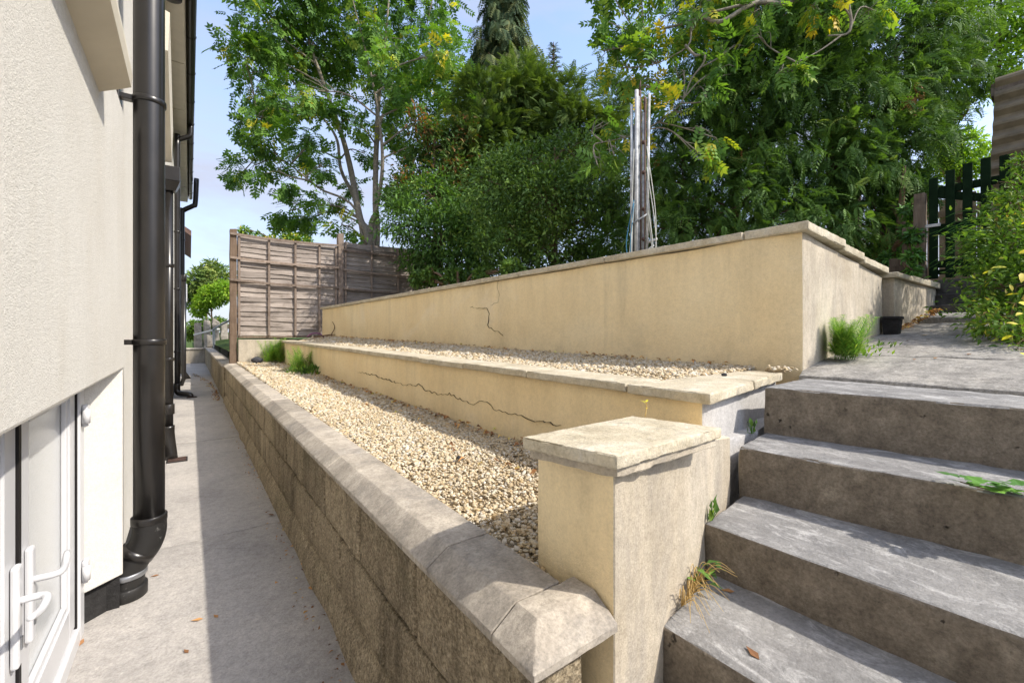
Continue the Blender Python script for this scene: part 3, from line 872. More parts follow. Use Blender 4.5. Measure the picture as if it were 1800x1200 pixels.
# doors
XD = -0.336
def upvc_door(y0, y1, handle_y, flip):
    z0, z1, s = 0.07, 1.0, 0.085
    frame_v = []
    d = box('door', XD - 0.06, XD + 0.0, y0, y0 + s, z0, z1, M['upvc'], hs, bev=0.006)
    me = d.data
    bm = bmesh.new(); bm.from_mesh(me)
    for (a, b, c, e) in ((y1 - s, y1, z0, z1), (y0 + s, y1 - s, z0, z0 + 0.11), (y0 + s, y1 - s, z1 - 0.09, z1)):
        b2 = bmesh.new()
        hexa(b2, [(XD - 0.06, a, c), (XD - 0.001, a, c), (XD - 0.001, b, c), (XD - 0.06, b, c)], [(XD - 0.06, a, e), (XD - 0.001, a, e), (XD - 0.001, b, e), (XD - 0.06, b, e)])
        bmesh.ops.bevel(b2, geom=b2.edges[:], offset=0.005, segments=2, affect='EDGES')
        t = bpy.data.meshes.new('t'); b2.to_mesh(t); b2.free(); bm.from_mesh(t); bpy.data.meshes.remove(t)
    bm.to_mesh(me); bm.free()
    box('pane', XD - 0.04, XD - 0.022, y0 + s, y1 - s, z0 + 0.11, z1 - 0.09, M['frost'], d)
    # glazing bead: thin sloping frame round the pane
    for (a, b, c, e) in ((y0 + s, y0 + s + 0.018, z0 + 0.11, z1 - 0.09), (y1 - s - 0.018, y1 - s, z0 + 0.11, z1 - 0.09)):
        box('bead', XD - 0.0215, XD - 0.006, a, b, c, e, M['upvc'], d, bev=0.004)
    box('bead', XD - 0.0215, XD - 0.006, y0 + s + 0.02, y1 - s - 0.02, z0 + 0.111, z0 + 0.13, M['upvc'], d, bev=0.004)
    h = box('handle_plate', XD + 0.0005, XD + 0.016, handle_y - 0.016, handle_y + 0.016, 0.36, 0.60, M['upvc'], d, bev=0.006)
    hz = 0.515
    sgn = flip
    pts = curve_pts([(XD + 0.012, handle_y, hz), (XD + 0.05, handle_y, hz), (XD + 0.062, handle_y + sgn * 0.02, hz - 0.002), (XD + 0.060, handle_y + sgn * 0.07, hz - 0.006), (XD + 0.055, handle_y + sgn * 0.125, hz + 0.008)], 5)
    tube('handle', pts, [0.0085] * (len(pts) - 3) + [0.008, 0.0075, 0.006], M['upvc'], d, 10)
    box('key_slot', XD + 0.0165, XD + 0.019, handle_y - 0.006, handle_y + 0.006, 0.40, 0.43, M['steel'], d, bev=0.002)
    return d
upvc_door(1.575, 2.225, 1.625, 1)
upvc_door(0.90, 1.555, 1.515, -1)
box('door_frame', XD - 0.07, XD + 0.012, 2.236, 2.314, 0.0, 0.995, M['upvc'], hs, bev=0.007)
box('door_frame', XD - 0.07, XD + 0.012, -0.9, 2.2355, 0.0, 0.062, M['upvc'], hs, bev=0.006)
box('gasket', XD - 0.05, XD + 0.004, 2.2255, 2.2355, 0.062, 0.995, M['gasket'], hs)
box('gasket', XD - 0.05, XD + 0.004, 1.5555, 1.5745, 0.062, 0.995, M['gasket'], hs)
for z in (0.25, 0.835):
    h = box('hinge', XD + 0.0125, XD + 0.030, 2.250, 2.290, z - 0.042, z + 0.042, M['upvc'], hs, bev=0.006)
    tube('hinge_barrel', [(XD + 0.026, 2.245, z - 0.026), (XD + 0.026, 2.245, z + 0.026)], 0.012, M['upvc'], h, 12)
box('side_panel', XD - 0.06, XD, -0.9, 0.89, 0.062, 0.995, M['upvc'], hs)
# eaves: soffit, gutter with joints, roof
box('soffit', -0.25, -0.045, 2.6, 14.8, 4.70, 4.74, M['soffit'], hs)
for k in range(8):
    box('soffit_board', -0.249, -0.05, 2.62 + k * 1.52, 4.12 + k * 1.52, 4.682, 4.6995, M['soffit'], hs, bev=0.003)
box('fascia', -0.06, -0.04, 2.6, 14.8, 4.74, 4.98, M['soffit'], hs)
g = []
for i in range(9):
    a = math.pi + math.pi * i / 8
    g.append((0.012 + 0.052 * math.cos(a), 4.87 + 0.052 * math.sin(a)))
g2 = [(0.012 + (x - 0.012) * 0.93, 4.87 + (z - 4.87) * 0.93) for x, z in g[::-1]]
ring = g + g2
def gutter_run(y0, y1):
    V = [(x, y0, z) for x, z in ring] + [(x, y1, z) for x, z in ring]
    n = len(ring)
    F = [(i, (i + 1) % n, n + (i + 1) % n, n + i) for i in range(n)] + [tuple(range(n))[::-1], tuple(range(n, 2 * n))]
    return V, F
V, F = gutter_run(1.4, 15.0)
gt = raw('gutter', V, F, M['black'], hs)
for k in range(14):
    y = 2.0 + k * 0.95
    v, f = gutter_run(y, y + 0.03)
    v = [(0.012 + (x - 0.012) * 1.12, yy_, 4.87 + (z - 4.87) * 1.12) for x, yy_, z in v]
    raw('gutter_clip', v, f, M['black'], gt)
raw('roof', [(0.03, 1.3, 4.93), (0.03, 15.1, 4.93), (-5.0, 15.1, 7.9), (-5.0, 1.3, 7.9), (0.03, 1.3, 5.0), (0.03, 15.1, 5.0), (-5.0, 15.1, 7.97), (-5.0, 1.3, 7.97)],
    [(3, 2, 1, 0), (4, 5, 6, 7), (0, 1, 5, 4), (1, 2, 6, 5), (2, 3, 7, 6), (3, 0, 4, 7)], M['tile'], hs)

# ================================================================== DRAINPIPES
def ringband(name, c, r, h, mat, parent, n=32):
    x, y, z = c
    return tube(name, [(x, y, z - h / 2), (x, y, z - h / 2 + 0.002), (x, y, z + h / 2 - 0.002), (x, y, z + h / 2)], [r * 0.97, r, r, r * 0.97], mat, parent, n)
dp = thing('drainpipe', 'thick glossy black soil pipe in the left foreground, fixed to the house corner', 'drainpipe')
px_, py_ = -0.144, 2.50
pts = [(px_, py_, 4.9), (px_, py_, 0.30)]
tube('pipe', [(px_, py_, z) for z in (5.2, 4.0, 3.0, 2.0, 1.0, 0.29)], 0.055, M['black'], dp, 40)
pts = curve_pts([(px_, py_, 0.325), (px_, py_, 0.26), (px_ - 0.018, py_, 0.205), (px_ - 0.055, py_, 0.155), (px_ - 0.073, py_, 0.10), (px_ - 0.075, py_, 0.0)], 6)
el = tube('elbow', pts, 0.061, M['scuffed'], dp, 32)
ringband('collar', (px_, py_, 0.325), 0.064, 0.03, M['black'], dp)
v, f = tube_data([(px_ - 0.030, py_, 0.198), (px_ - 0.046, py_, 0.172)], 0.066, 28); raw('collar', v, f, M['black'], dp, True)
ringband('collar', (px_ - 0.074, py_, 0.105), 0.069, 0.022, M['steel'], dp)
ringband('collar', (px_ - 0.075, py_, 0.03), 0.071, 0.05, M['scuffed'], dp)
for z in (1.105, 2.165, 3.4):
    br = ringband('bracket', (px_, py_, z), 0.0605, 0.024, M['black'], dp, 40)
    box('bracket_arm', -0.25, px_ - 0.05, py_ - 0.02, py_ + 0.02, z - 0.011, z + 0.011, M['black'], br, bev=0.003)
    box('bracket_plate', -0.249, -0.238, py_ - 0.05, py_ + 0.05, z - 0.03, z + 0.03, M['black'], br, bev=0.003)
dp2 = thing('drainpipe', 'black downpipe under a square hopper head, just behind the thick soil pipe', 'drainpipe')
x, y = -0.155, 5.0
tube('pipe', [(x, y, 2.5), (x, y, 1.2), (x, y, 0.22)], 0.036, M['black'], dp2, 20)
V = [(x - 0.05, y - 0.05, 2.42), (x + 0.05, y - 0.05, 2.42), (x + 0.05, y + 0.05, 2.42), (x - 0.05, y + 0.05, 2.42)]
W = [(x - 0.085, y - 0.09, 2.50), (x + 0.085, y - 0.09, 2.50), (x + 0.085, y + 0.09, 2.50), (x - 0.085, y + 0.09, 2.50)]
solid('hopper', V, W, M['black'], dp2, bev=0.004)
box('hopper_box', x - 0.085, x + 0.085, y - 0.09, y + 0.09, 2.501, 2.63, M['black'], dp2, bev=0.006)
for z in (0.9, 1.75): ringband('bracket', (x, y, z), 0.043, 0.03, M['black'], dp2, 20)
ringband('collar', (x, y, 0.45), 0.046, 0.09, M['black'], dp2, 20)
tube('shoe', curve_pts([(x, y, 0.30), (x + 0.002, y, 0.2), (x + 0.025, y - 0.03, 0.0)], 5), 0.046, M['black'], dp2, 16)
dp3 = thing('drainpipe', 'slim black downpipe rising to the roof gutter, foot turned out onto the path', 'drainpipe')
x, y = -0.175, 9.6
tube('pipe', curve_pts([(x, y, 0.20), (x, y, 2.0), (x, y, 4.42), (x + 0.015, y, 4.52), (x + 0.16, y, 4.62), (0.012, y, 4.68), (0.012, y, 4.82)], 4), 0.042, M['black'], dp3, 16)
tube('shoe', curve_pts([(x, y, 0.24), (x, y, 0.13), (x + 0.03, y - 0.03, 0.07), (x + 0.16, y - 0.10, 0.05), (x + 0.20, y - 0.12, 0.0)], 5), 0.045, M['black'], dp3, 16)
for z in (0.8, 1.9, 2.9, 3.8): ringband('bracket', (x, y, z), 0.05, 0.03, M['black'], dp3, 18)
dp4 = thing('drainpipe', 'far black downpipe with an open offset top standing clear of the eaves', 'drainpipe')
x, y = -0.15, 13.3
tube('pipe', curve_pts([(x, y, 0.25), (x, y, 2.0), (x, y, 3.98), (x + 0.03, y, 4.12), (x + 0.21, y, 4.26), (x + 0.26, y, 4.34), (x + 0.285, y, 4.95)], 5), 0.055, M['black'], dp4, 18)
tube('shoe', [(x, y, 0.30), (x + 0.02, y - 0.04, 0.16), (x + 0.12, y - 0.16, 0.0)], 0.058, M['black'], dp4, 14)
for z in (1.0, 2.4, 3.4): ringband('bracket', (x, y, z), 0.062, 0.04, M['black'], dp4, 18)
dp5 = thing('drainpipe', 'thin black pipe between the two far downpipes, running into a low bend', 'drainpipe')
x, y = -0.10, 11.6
tube('pipe', [(x, y, 2.3), (x, y, 0.16), (x - 0.05, y, 0.0)], 0.04, M['black'], dp5, 14)
ringband('collar', (x, y, 2.3), 0.05, 0.12, M['black'], dp5, 14)
# black vent elbow high on the wall
ve = tag(tube('vent_elbow', curve_pts([(-0.25, 3.25, 3.25), (-0.16, 3.25, 3.25), (-0.095, 3.25, 3.23), (-0.085, 3.25, 3.12)], 5), 0.05, M['black'], None, 18), 'stubby black vent elbow high on the house behind the soil pipe', 'vent')

# ================================================================== NEIGHBOUR HOUSE at the end of the path
nh = thing('neighbour_house', 'far neighbouring house edge with brown eaves beyond the downpipes', 'house')
box('wall', -6, -0.32, 21.0, 27.0, 0.0, 4.9, M['white_paint'], nh)
raw('roof', [(0.05, 20.8, 4.85), (0.05, 27.2, 4.85), (-5, 27.2, 8.4), (-5, 20.8, 8.4), (0.05, 20.8, 5.05), (0.05, 27.2, 5.05), (-5, 27.2, 8.6), (-5, 20.8, 8.6)],
    [(3, 2, 1, 0), (4, 5, 6, 7), (0, 1, 5, 4), (1, 2, 6, 5), (2, 3, 7, 6), (3, 0, 4, 7)], M['tile'], nh)
w = box('window', -0.33, -0.30, 22.0, 23.4, 1.6, 2.9, M['upvc'], nh)
box('pane', -0.305, -0.29, 22.1, 23.3, 1.7, 2.8, M['glass'], w)
box('meter_box', -0.32, -0.08, 20.98, 21.5, 2.3, 3.0, M['upvc'], nh, bev=0.02)
tube('pipe', [(-0.2, 21.3, 2.3), (-0.2, 21.3, 0.0)], 0.05, M['black'], nh, 10)

# ================================================================== WOODEN FENCE
fn = thing('fence', 'weathered grey lap panel fence across the end of the gravel beds', 'fence')
YF = 8.47
def post(x, z0, z1, w, tint='post'):
    bm = bmesh.new()
    hexa(bm, [(x - w, YF - w, z0), (x + w, YF - w, z0), (x + w, YF + w, z0), (x - w, YF + w, z0)], [(x - w, YF - w, z1), (x + w, YF - w, z1 + 0.015), (x + w, YF + w, z1), (x - w, YF + w, z1 - 0.01)])
    bmesh.ops.bevel(bm, geom=bm.edges[:], offset=0.006, segments=1, affect='EDGES')
    cuts(bm, 2, 0.1); roughen(bm, 0.01, 5, x)
    return from_bm('post', bm, M[tint], fn)
post(0.575, 0.0, 2.83, 0.05)
post(2.275, 0.6, 2.99, 0.05, 'batten')
post(4.10, 0.9, 2.85, 0.05, 'batten')
def panel(x0, x1, z0, z1, n, seed):
    rnd = random.Random(seed)
    pitch = (z1 - z0) / n
    for i in range(n):
        zc = z0 + pitch * i
        h = pitch * 1.28
        ph, am = rnd.uniform(0, 6), rnd.uniform(0.004, 0.011)
        V, F = [], []
        K = 14
        for k in range(K + 1):
            t = k / K
            x = x0 + (x1 - x0) * t
            w1 = am * math.sin(ph + t * rnd.uniform(6.5, 7.5)) + rnd.uniform(-0.003, 0.003)
            w2 = am * math.sin(ph + 1.3 + t * 6.0) + rnd.uniform(-0.002, 0.002)
            yb = 0.010 * math.sin(ph * 2 + t * 8) * 0.6
            V += [(x, YF - 0.022 + yb, zc + w1), (x, YF - 0.012 + yb, zc + w1), (x, YF + 0.004 + yb, zc + h + w2), (x, YF - 0.003 + yb, zc + h + w2)]
        for k in range(K):
            q, r = 4 * k, 4 * k + 4
            for a in range(4):
                b = (a + 1) % 4
                F.append((q + a, r + a, r + b, q + b))
        F += [(0, 1, 2, 3), (4 * K + 3, 4 * K + 2, 4 * K + 1, 4 * K)]
        raw('slat', V, F, M['fence'], fn)
panel(0.63, 2.225, 1.085, 2.72, 20, 3)
panel(2.33, 4.05, 1.20, 2.83, 20, 5)
for x in (0.655, 1.09, 1.50, 1.90, 2.19):
    box('batten', x - 0.017, x + 0.017, YF - 0.055, YF - 0.026, 1.085, 2.73, M['batten'], fn, bev=0.004)
for x in (2.365, 2.86, 3.40, 3.9):
    box('batten', x - 0.016, x + 0.016, YF - 0.053, YF - 0.024, 1.2, 2.85, M['batten'], fn, bev=0.004)
def rail(x0, x1, z0, z1, h):
    V, F = [], []
    K = 10
    for k in range(K + 1):
        t = k / K; x = x0 + (x1 - x0) * t; z = z0 + (z1 - z0) * t - 0.02 * math.sin(math.pi * t) + random.uniform(-0.003, 0.003)
        V += [(x, YF - 0.085, z), (x, YF - 0.058, z), (x, YF - 0.058, z + h), (x, YF - 0.085, z + h)]
    for k in range(K):
        q, r = 4 * k, 4 * k + 4
        for a in range(4):
            b = (a + 1) % 4
            F.append((q + a, r + a, r + b, q + b))
    F += [(0, 1, 2, 3), (4 * K + 3, 4 * K + 2, 4 * K + 1, 4 * K)]
    raw('rail', V, F, M['batten'], fn)
rail(0.53, 2.24, 2.735, 2.74, 0.035)
rail(0.53, 2.24, 2.345, 2.33, 0.036)
rail(0.53, 2.24, 1.985, 1.955, 0.036)
rail(2.32, 4.05, 2.68, 2.66, 0.034); rail(2.32, 4.05, 2.30, 2.27, 0.034); rail(2.32, 4.05, 1.95, 1.925, 0.034)
box('gravel_board', 0.64, 2.2, YF - 0.02, YF + 0.01, 1.045, 1.083, M['old_board'], fn)

# ================================================================== BUNDLE OF POLES
pb = thing('pole_bundle', 'upright bundle of white and grey metal poles with loose cables behind the tall wall', 'poles')
c0 = at(1124, 438, 4.05)
gx0, gy0 = c0.x, c0.y
rt = Vector((math.cos(YAW), -math.sin(YAW), 0)); fwv = Vector((math.sin(YAW), math.cos(YAW), 0))
zb = 1.36
def pole(u, v, ztop, r, mat, lean=0.0):
    u, r = u * 0.86, r * 0.82
    p = Vector((gx0, gy0, 0)) + rt * u + fwv * v
    q = p + rt * lean
    return tube('pole', [(p.x, p.y, zb), (q.x, q.y, ztop)], r, M[mat], pb, 12)
for u, v, z, r, m_, l in ((-0.085, 0.0, 3.27, 0.016, 'white_metal', 0.0), (-0.042, -0.02, 3.40, 0.021, 'white_metal', 0.004), (-0.012, 0.0, 3.35, 0.017, 'galv', 0.002), (0.012, 0.03, 3.42, 0.02, 'rust', 0.0), (0.036, 0.0, 3.20, 0.014, 'galv', 0.004), (0.050, 0.03, 3.36, 0.016, 'rust', 0.02), (0.066, -0.015, 3.37, 0.015, 'white_metal', 0.03), (-0.06, 0.05, 3.1, 0.016, 'galv', 0.01)):
    pole(u, v, z, r, m_, l)
tube('finial', [Vector((gx0, gy0, 3.42)) + rt * 0.012 + fwv * 0.03, Vector((gx0, gy0, 3.52)) + rt * 0.02 + fwv * 0.03], [0.012, 0.004], M['rust'], pb)
for k, z in enumerate((2.0, 2.28, 2.62, 2.9)):
    p = Vector((gx0, gy0, z))
    tube('clamp', [p + rt * 0.018 - fwv * 0.03, p + rt * 0.036 - fwv * 0.034 + Vector((0, 0, 0.02))], 0.016, M['rust'], pb, 8)
tube('cross_bar', [Vector((gx0, gy0, 2.15)) - rt * 0.08 - fwv * 0.04, Vector((gx0, gy0, 2.24)) + rt * 0.06 - fwv * 0.04], 0.008, M['galv'], pb, 8)
tube('stub', [Vector((gx0, gy0, 1.98)) + rt * 0.07 - fwv * 0.04, Vector((gx0, gy0, 2.01)) + rt * 0.15 - fwv * 0.05], 0.012, M['white_metal'], pb, 8)
tube('stub', [Vector((gx0, gy0, 1.90)) + rt * 0.05 - fwv * 0.045, Vector((gx0, gy0, 1.95)) + rt * 0.12 - fwv * 0.05], 0.008, M['white_metal'], pb, 8)
for k in range(11):
    s = -1 if k % 2 else 1
    zt_ = random.uniform(2.2, 2.9); zbm = random.uniform(1.5, 1.8)
    base = Vector((gx0, gy0, 0)); w_ = random.uniform(0.08, 0.15)
    P = [base + rt * s * 0.06 + Vector((0, 0, zt_)) - fwv * 0.03, base + rt * s * w_ + Vector((0, 0, (zt_ + zbm) / 2 - 0.1)) - fwv * random.uniform(0, 0.08), base + rt * s * w_ * random.uniform(0.7, 1.0) + Vector((0, 0, zbm)) - fwv * 0.03, base + rt * s * 0.02 + Vector((0, 0, zbm - 0.1)) - fwv * 0.04]
    tube('cable', curve_pts(P, 6), 0.0042, M[['cable_white', 'cable_white', 'cable_white', 'cable_blue'][k % 4]], pb, 6)
for k in range(5):
    P = [Vector((gx0, gy0, 1.62 - 0.03 * k)) + rt * (0.10 * math.cos(a)) + fwv * (0.06 * math.sin(a)) + Vector((0, 0, 0.12 * math.sin(a * 2 + k))) for a in np.linspace(0, 6.2, 9)]
    tube('cable', curve_pts(P, 4), 0.005, M['cable_blue' if k % 2 == 0 else 'cable_white'], pb, 6)

# ================================================================== GATE, gate steps and what lies beyond
gs = thing('gate_steps', 'two dark timber steps below the green gate', 'steps')
box('step', 5.30, 5.72, -0.3, 0.868, 1.2, 1.385, M['sleeper'], gs, bev=0.01, step=0.1, amp=0.008)
box('step', 5.56, 5.80, -0.3, 0.868, 1.386, 1.50, M['sleeper'], gs, bev=0.01, step=0.1, amp=0.008)
box('sill', 5.64, 5.95, -0.3, 1.1, 1.501, 1.635, M['sleeper'], gs, bev=0.01, step=0.1, amp=0.008)
gt_ = thing('gate', 'dark green picket gate with arched top at the head of the upper path', 'gate')
XG = 5.75
for k in range(7):
    y = 0.945 - k * 0.1135
    top = 2.63 + 0.085 * math.sin(min(k, 6) / 6 * math.pi)
    box('paling', XG - 0.012, XG + 0.010, y - 0.064, y, 1.66, top, M['gate'], gt_, bev=0.004)
for z0, z1 in ((2.47, 2.54), (2.12, 2.18), (1.70, 1.745), (1.765, 1.83)):
    box('rail', XG + 0.0105, XG + 0.045, 0.20, 0.944, z0, z1, M['gate'], gt_, bev=0.004)
for (za, zb_) in ((2.45, 2.16), (2.10, 1.81)):
    V = [(XG + 0.012, 0.93, za), (XG + 0.04, 0.93, za), (XG + 0.04, 0.22, zb_ + 0.04), (XG + 0.012, 0.22, zb_ + 0.04)]
    W = [(p[0], p[1], p[2] + 0.075) for p in V]
    solid('brace', V[::-1], W[::-1], M['gate'], gt_, bev=0)
box('latch', XG - 0.03, XG - 0.0125, 0.86, 1.0, 2.155, 2.185, M['steel'], gt_, bev=0.003)
gp = tag(box('gate_post', 5.70, 5.79, 0.965, 1.05, 1.3, 2.50, M['old_board'], None, bev=0.006, step=0.15, amp=0.01), 'brown timber post holding the green gate', 'post')
for k, (y, z) in enumerate(((1.13, 2.35), (1.22, 2.5), (1.31, 2.3))):
    pass
of = thing('board_fence', 'short length of old brown boards behind the ivy beside the gate', 'fence')
for k in range(2):
    box('board', 5.80, 5.825, 1.07 + 0.10 * k, 1.155 + 0.10 * k, 1.35, 2.2 - 0.3 * (k % 2), M['old_board'], of, bev=0.004)
box('rail', 5.775, 5.80, 1.06, 1.27, 1.75, 1.82, M['old_board'], of)
bf = thing('pale_fence', 'pale board fence seen through the green gate, sunlight put into its colour', 'fence')
for k in range(19):
    box('board', 9.0, 9.02, 2.15 - 0.13 * k - 0.12, 2.15 - 0.13 * k, 1.6, 3.12 + 0.02 * (k % 3), M['pale_board'], bf, bev=0.003)
box('rail', 8.96, 8.998, -0.3, 1.75, 2.85, 2.94, M['pale_board'], bf)
box('rail', 8.96, 8.998, -0.3, 1.75, 1.9, 1.98, M['pale_board'], bf)
# shed with corrugated cladding, upper right
sh = thing('shed', 'brown corrugated shed corner rising above the bushes at the right edge', 'shed')
V, F = [], []
K = 60
for k in range(K + 1):
    z = 2.45 + (4.05 - 2.45) * k / K
    off = 0.028 * math.sin(k * 2 * math.pi / 6)
    for y, dx in ((0.74, 0.0), (-2.4, 0.0)):
        V.append((7.55 + off - 0.10 * (z - 2.45), y + 0.05 * (z - 2.45) * -1, z))
for k in range(K):
    F.append((2 * k, 2 * k + 1, 2 * k + 3, 2 * k + 2))
o = raw('cladding', V, F, M['corrugated'], sh)
sm = o.modifiers.new('thick', 'SOLIDIFY'); sm.thickness = 0.012
V = [(7.42, 0.70, 3.86), (7.62, 0.70, 3.86), (7.62, -2.5, 4.35), (7.42, -2.5, 4.35)]
solid('fascia', V[::-1], [(p[0], p[1], p[2] + 0.14) for p in V[::-1]], M['batten'], sh, bev=0.004)
box('wall', 7.66, 10.0, -2.4, 0.50, 1.5, 4.0, M['old_board'], sh)
box('corner_post', 7.58, 7.655, 0.47, 0.56, 1.7, 4.0, M['old_board'], sh)
box('trim', 7.40, 7.455, 0.18, 0.30, 2.2, 3.75, M['post'], sh)

# ================================================================== GRAVEL (real stones)
def stone_template(level):
    bm = bmesh.new()
    if level: bmesh.ops.create_icosphere(bm, subdivisions=1, radius=1.0)
    else:
        V = [(1, 0, 0), (-1, 0, 0), (0, 1, 0), (0, -1, 0), (0, 0, 1), (0, 0, -1)]
        vv = [bm.verts.new(p) for p in V]
        for a in (0, 1):
            for b in (2, 3):
                for c in (4, 5):
                    t = (vv[a], vv[b], vv[c])
                    bm.faces.new(t if (a + b + c) % 2 == 0 else t[::-1])
    V = np.array([v.co[:] for v in bm.verts]); F = np.array([[v.index for v in f.verts] for f in bm.faces]) if level else None
    bm.verts.index_update()
    F = np.array([[v.index for v in f.verts] for f in bm.faces])
    bm.free()
    return V, F
def stones(name, xs, ys, zs, size, level, mat, label, cat, parent=None):
    """three stone shapes joined into one heap"""
    V0, F0 = stone_template(level)
    N = len(xs)
    m = len(V0)
    jit = 1 + rng.normal(0, 0.22 if level else 0.18, (N, m, 1))
    dims = np.stack([rng.uniform(0.8, 1.35, N), rng.uniform(0.65, 1.0, N), rng.uniform(0.38, 0.7, N)], 1)
    P = V0[None] * dims[:, None, :] * jit
    a = rng.uniform(0, 2 * np.pi, N); t = rng.normal(0, 0.38, N); u = rng.normal(0, 0.38, N)
    def rot(P, ang, i, j):
        c, s = np.cos(ang)[:, None], np.sin(ang)[:, None]
        Q = P.copy(); Q[:, :, i] = c * P[:, :, i] - s * P[:, :, j]; Q[:, :, j] = s * P[:, :, i] + c * P[:, :, j]
        return Q
    P = rot(P, t, 1, 2); P = rot(P, u, 0, 2); P = rot(P, a, 0, 1)
    P = P * np.asarray(size)[:, None, None] + np.stack([xs, ys, zs], 1)[:, None, :]
    nf = len(F0)
    idx = (F0[None] + (np.arange(N) * m)[:, None, None]).reshape(-1)
    me = bpy.data.meshes.new(name)
    me.vertices.add(N * m); me.vertices.foreach_set('co', P.reshape(-1).astype(np.float32))
    me.loops.add(N * nf * 3); me.loops.foreach_set('vertex_index', idx.astype(np.int32))
    me.polygons.add(N * nf); me.polygons.foreach_set('loop_start', (np.arange(N * nf) * 3).astype(np.int32))
    at_ = me.attributes.new('rnd', 'FLOAT', 'POINT')
    at_.data.foreach_set('value', np.repeat(rng.random(N), m).astype(np.float32))
    mats(me, mat)
    me.update(calc_edges=True); me.validate()
    return link(name, me, parent)
def bed(name, fx0, fx1, y0, y1, fz, label, bands, extra=None):
    root = stuff(link(name, None)); root['label'] = label; root['category'] = 'gravel'
    # bed beneath
    V, F = [], []
    YY = np.linspace(y0, y1, 60)
    for y in YY:
        for t in np.linspace(0, 1, 7):
            x = fx0(y) + (fx1(y) - fx0(y)) * t
            V.append((x, y, fz(x, y) - 0.014))
    for j in range(59):
        for i in range(6):
            F.append((j * 7 + i, j * 7 + i + 1, (j + 1) * 7 + i + 1, (j + 1) * 7 + i))
    o = raw('gravel_base', V, F, M['bed'], root); stuff(o)
    for (a, b, dens, s, lv) in bands:
        area = (b - a) * abs((fx1(a) - fx0(a)) + (fx1(b) - fx0(b))) / 2
        N = int(area * dens)
        y = rng.uniform(a, b, N); t = rng.random(N)
        x0 = np.array([fx0(v) for v in y]); x1 = np.array([fx1(v) for v in y])
        x = x0 + (x1 - x0) * t
        bmp = np.array([noise.noise(Vector((p * 3.5, q * 3.5, 1))) * 0.014 for p, q in zip(x, y)])
        z = np.array([fz(p, q) for p, q in zip(x, y)]) + bmp + rng.uniform(-0.006, 0.005, N)
        o = stones('gravel_stones', x, y, z, rng.lognormal(-0.08, 0.32, N).clip(0.4, 2.0) * s * (1.25 if lv == 0 else 1.0), lv, M['gravel'], '', '', root)
        stuff(o)
    return root
bed('gravel_bed', lambda y: 0.622 if y > 0.80 else 0.622, lambda y: (xm(y) - 0.004) if y > 0.80 else 0.656, 0.60, 8.36, z_low, 'lower bed of golden gravel between the block wall and the middle wall',
    [(0.60, 0.80, 16000, 0.0068, 1), (0.80, 1.6, 18000, 0.0065, 1), (1.6, 3.0, 13500, 0.0075, 0), (3.0, 5.0, 6000, 0.0115, 0), (5.0, 8.36, 3400, 0.015, 0)])
bed('gravel_bed', lambda y: xm(y) + 0.19, lambda y: xt(y) - 0.004, 1.075, 8.15, z_up, 'upper bed of golden gravel at the foot of the tall wall',
    [(1.075, 2.6, 8500, 0.0095, 0), (2.6, 4.5, 5000, 0.0125, 0), (4.5, 8.15, 2800, 0.016, 0)])

# ================================================================== PLANTS: leaf templates (x along the leaf, y across, z up)
def leaf_t(w=0.42, fold=0.10, droop=0.12):
    V = [(0, 0, 0), (0.35, -w / 2, fold), (0.45, 0, 0.0), (0.35, w / 2, fold), (1.0, 0, -droop)]
    return V, [(0, 1, 4, 2), (0, 2, 4, 3)]
def pinnate_t(n=4, L=1.0, w=0.085, ll=0.36):
    """ash leaf: pairs of leaflets along a stalk and one at the tip, drooping"""
    V, F = [], []
    def leaflet(x, ang, z):
        o = len(V)
        c, s = math.cos(ang), math.sin(ang)
        for a, b in ((0, 0), (0.45, -w), (1.0, 0), (0.45, w)):
            a *= ll if a else 0
            dx, dy = a * c - b * s, a * s + b * c
            V.append((x + dx, dy, z - 0.18 * (a / ll) ** 2 * 0.4))
        F.append((o, o + 1, o + 2, o + 3))
    for k in range(n):
        x = L * (0.22 + 0.60 * k / (n - 1)); z = -0.22 * x * x
        leaflet(x, math.radians(52), z); leaflet(x, -math.radians(52), z)
    leaflet(L * 0.84, 0, -0.22 * 0.7)
    return V, F
def frond_t(n=6, droop=0.35, w=0.05, side=0.42, ang=48):
    """flat conifer spray: tapering side branchlets along an arching axis"""
    V, F = [], []
    def z(x): return -droop * x * x
    o = 0
    V += [(0, -0.012, 0), (0, 0.012, 0), (1.0, 0.004, z(1.0)), (1.0, -0.004, z(1.0))]; F.append((0, 3, 2, 1))
    for k in range(n):
        x = 0.12 + 0.78 * k / (n - 1)
        l = side * (1.0 - 0.62 * (k / (n - 1))) * (0.75 if k == 0 else 1)
        for s in (-1, 1):
            o = len(V)
            a = math.radians(ang) * s
            c, sn = math.cos(a), math.sin(a)
            for u, v in ((0, 0), (0.5, -w), (1.0, 0), (0.5, w)):
                dx = u * l * c - v * sn; dy = u * l * sn + v * c
                V.append((x + dx, dy, z(x) - 0.25 * l * u * u - 0.03 * u))
            F.append((o, o + 1, o + 2, o + 3))
    return V, F
LEAF = leaf_t()
LEAF_NARROW = leaf_t(0.30, 0.06, 0.2)
LEAF_BIG = ([(0, 0, 0), (0.15, -0.13, 0.05), (0.45, -0.22, 0.07), (0.78, -0.14, 0.0), (1.0, 0.02, -0.14), (0.76, 0.15, 0.01), (0.42, 0.21, 0.06), (0.14, 0.12, 0.05), (0.45, 0, 0.02), (0.76, 0, -0.04)], [(0, 1, 2, 8), (8, 2, 3, 9), (9, 3, 4, 5), (9, 5, 6, 8), (8, 6, 7, 0)])
ASH = pinnate_t()
FROND = frond_t()
FROND_FINE = frond_t(7, 0.25, 0.05, 0.36, 52)
FROND_DROOP = frond_t(8, 0.75, 0.042, 0.40, 42)
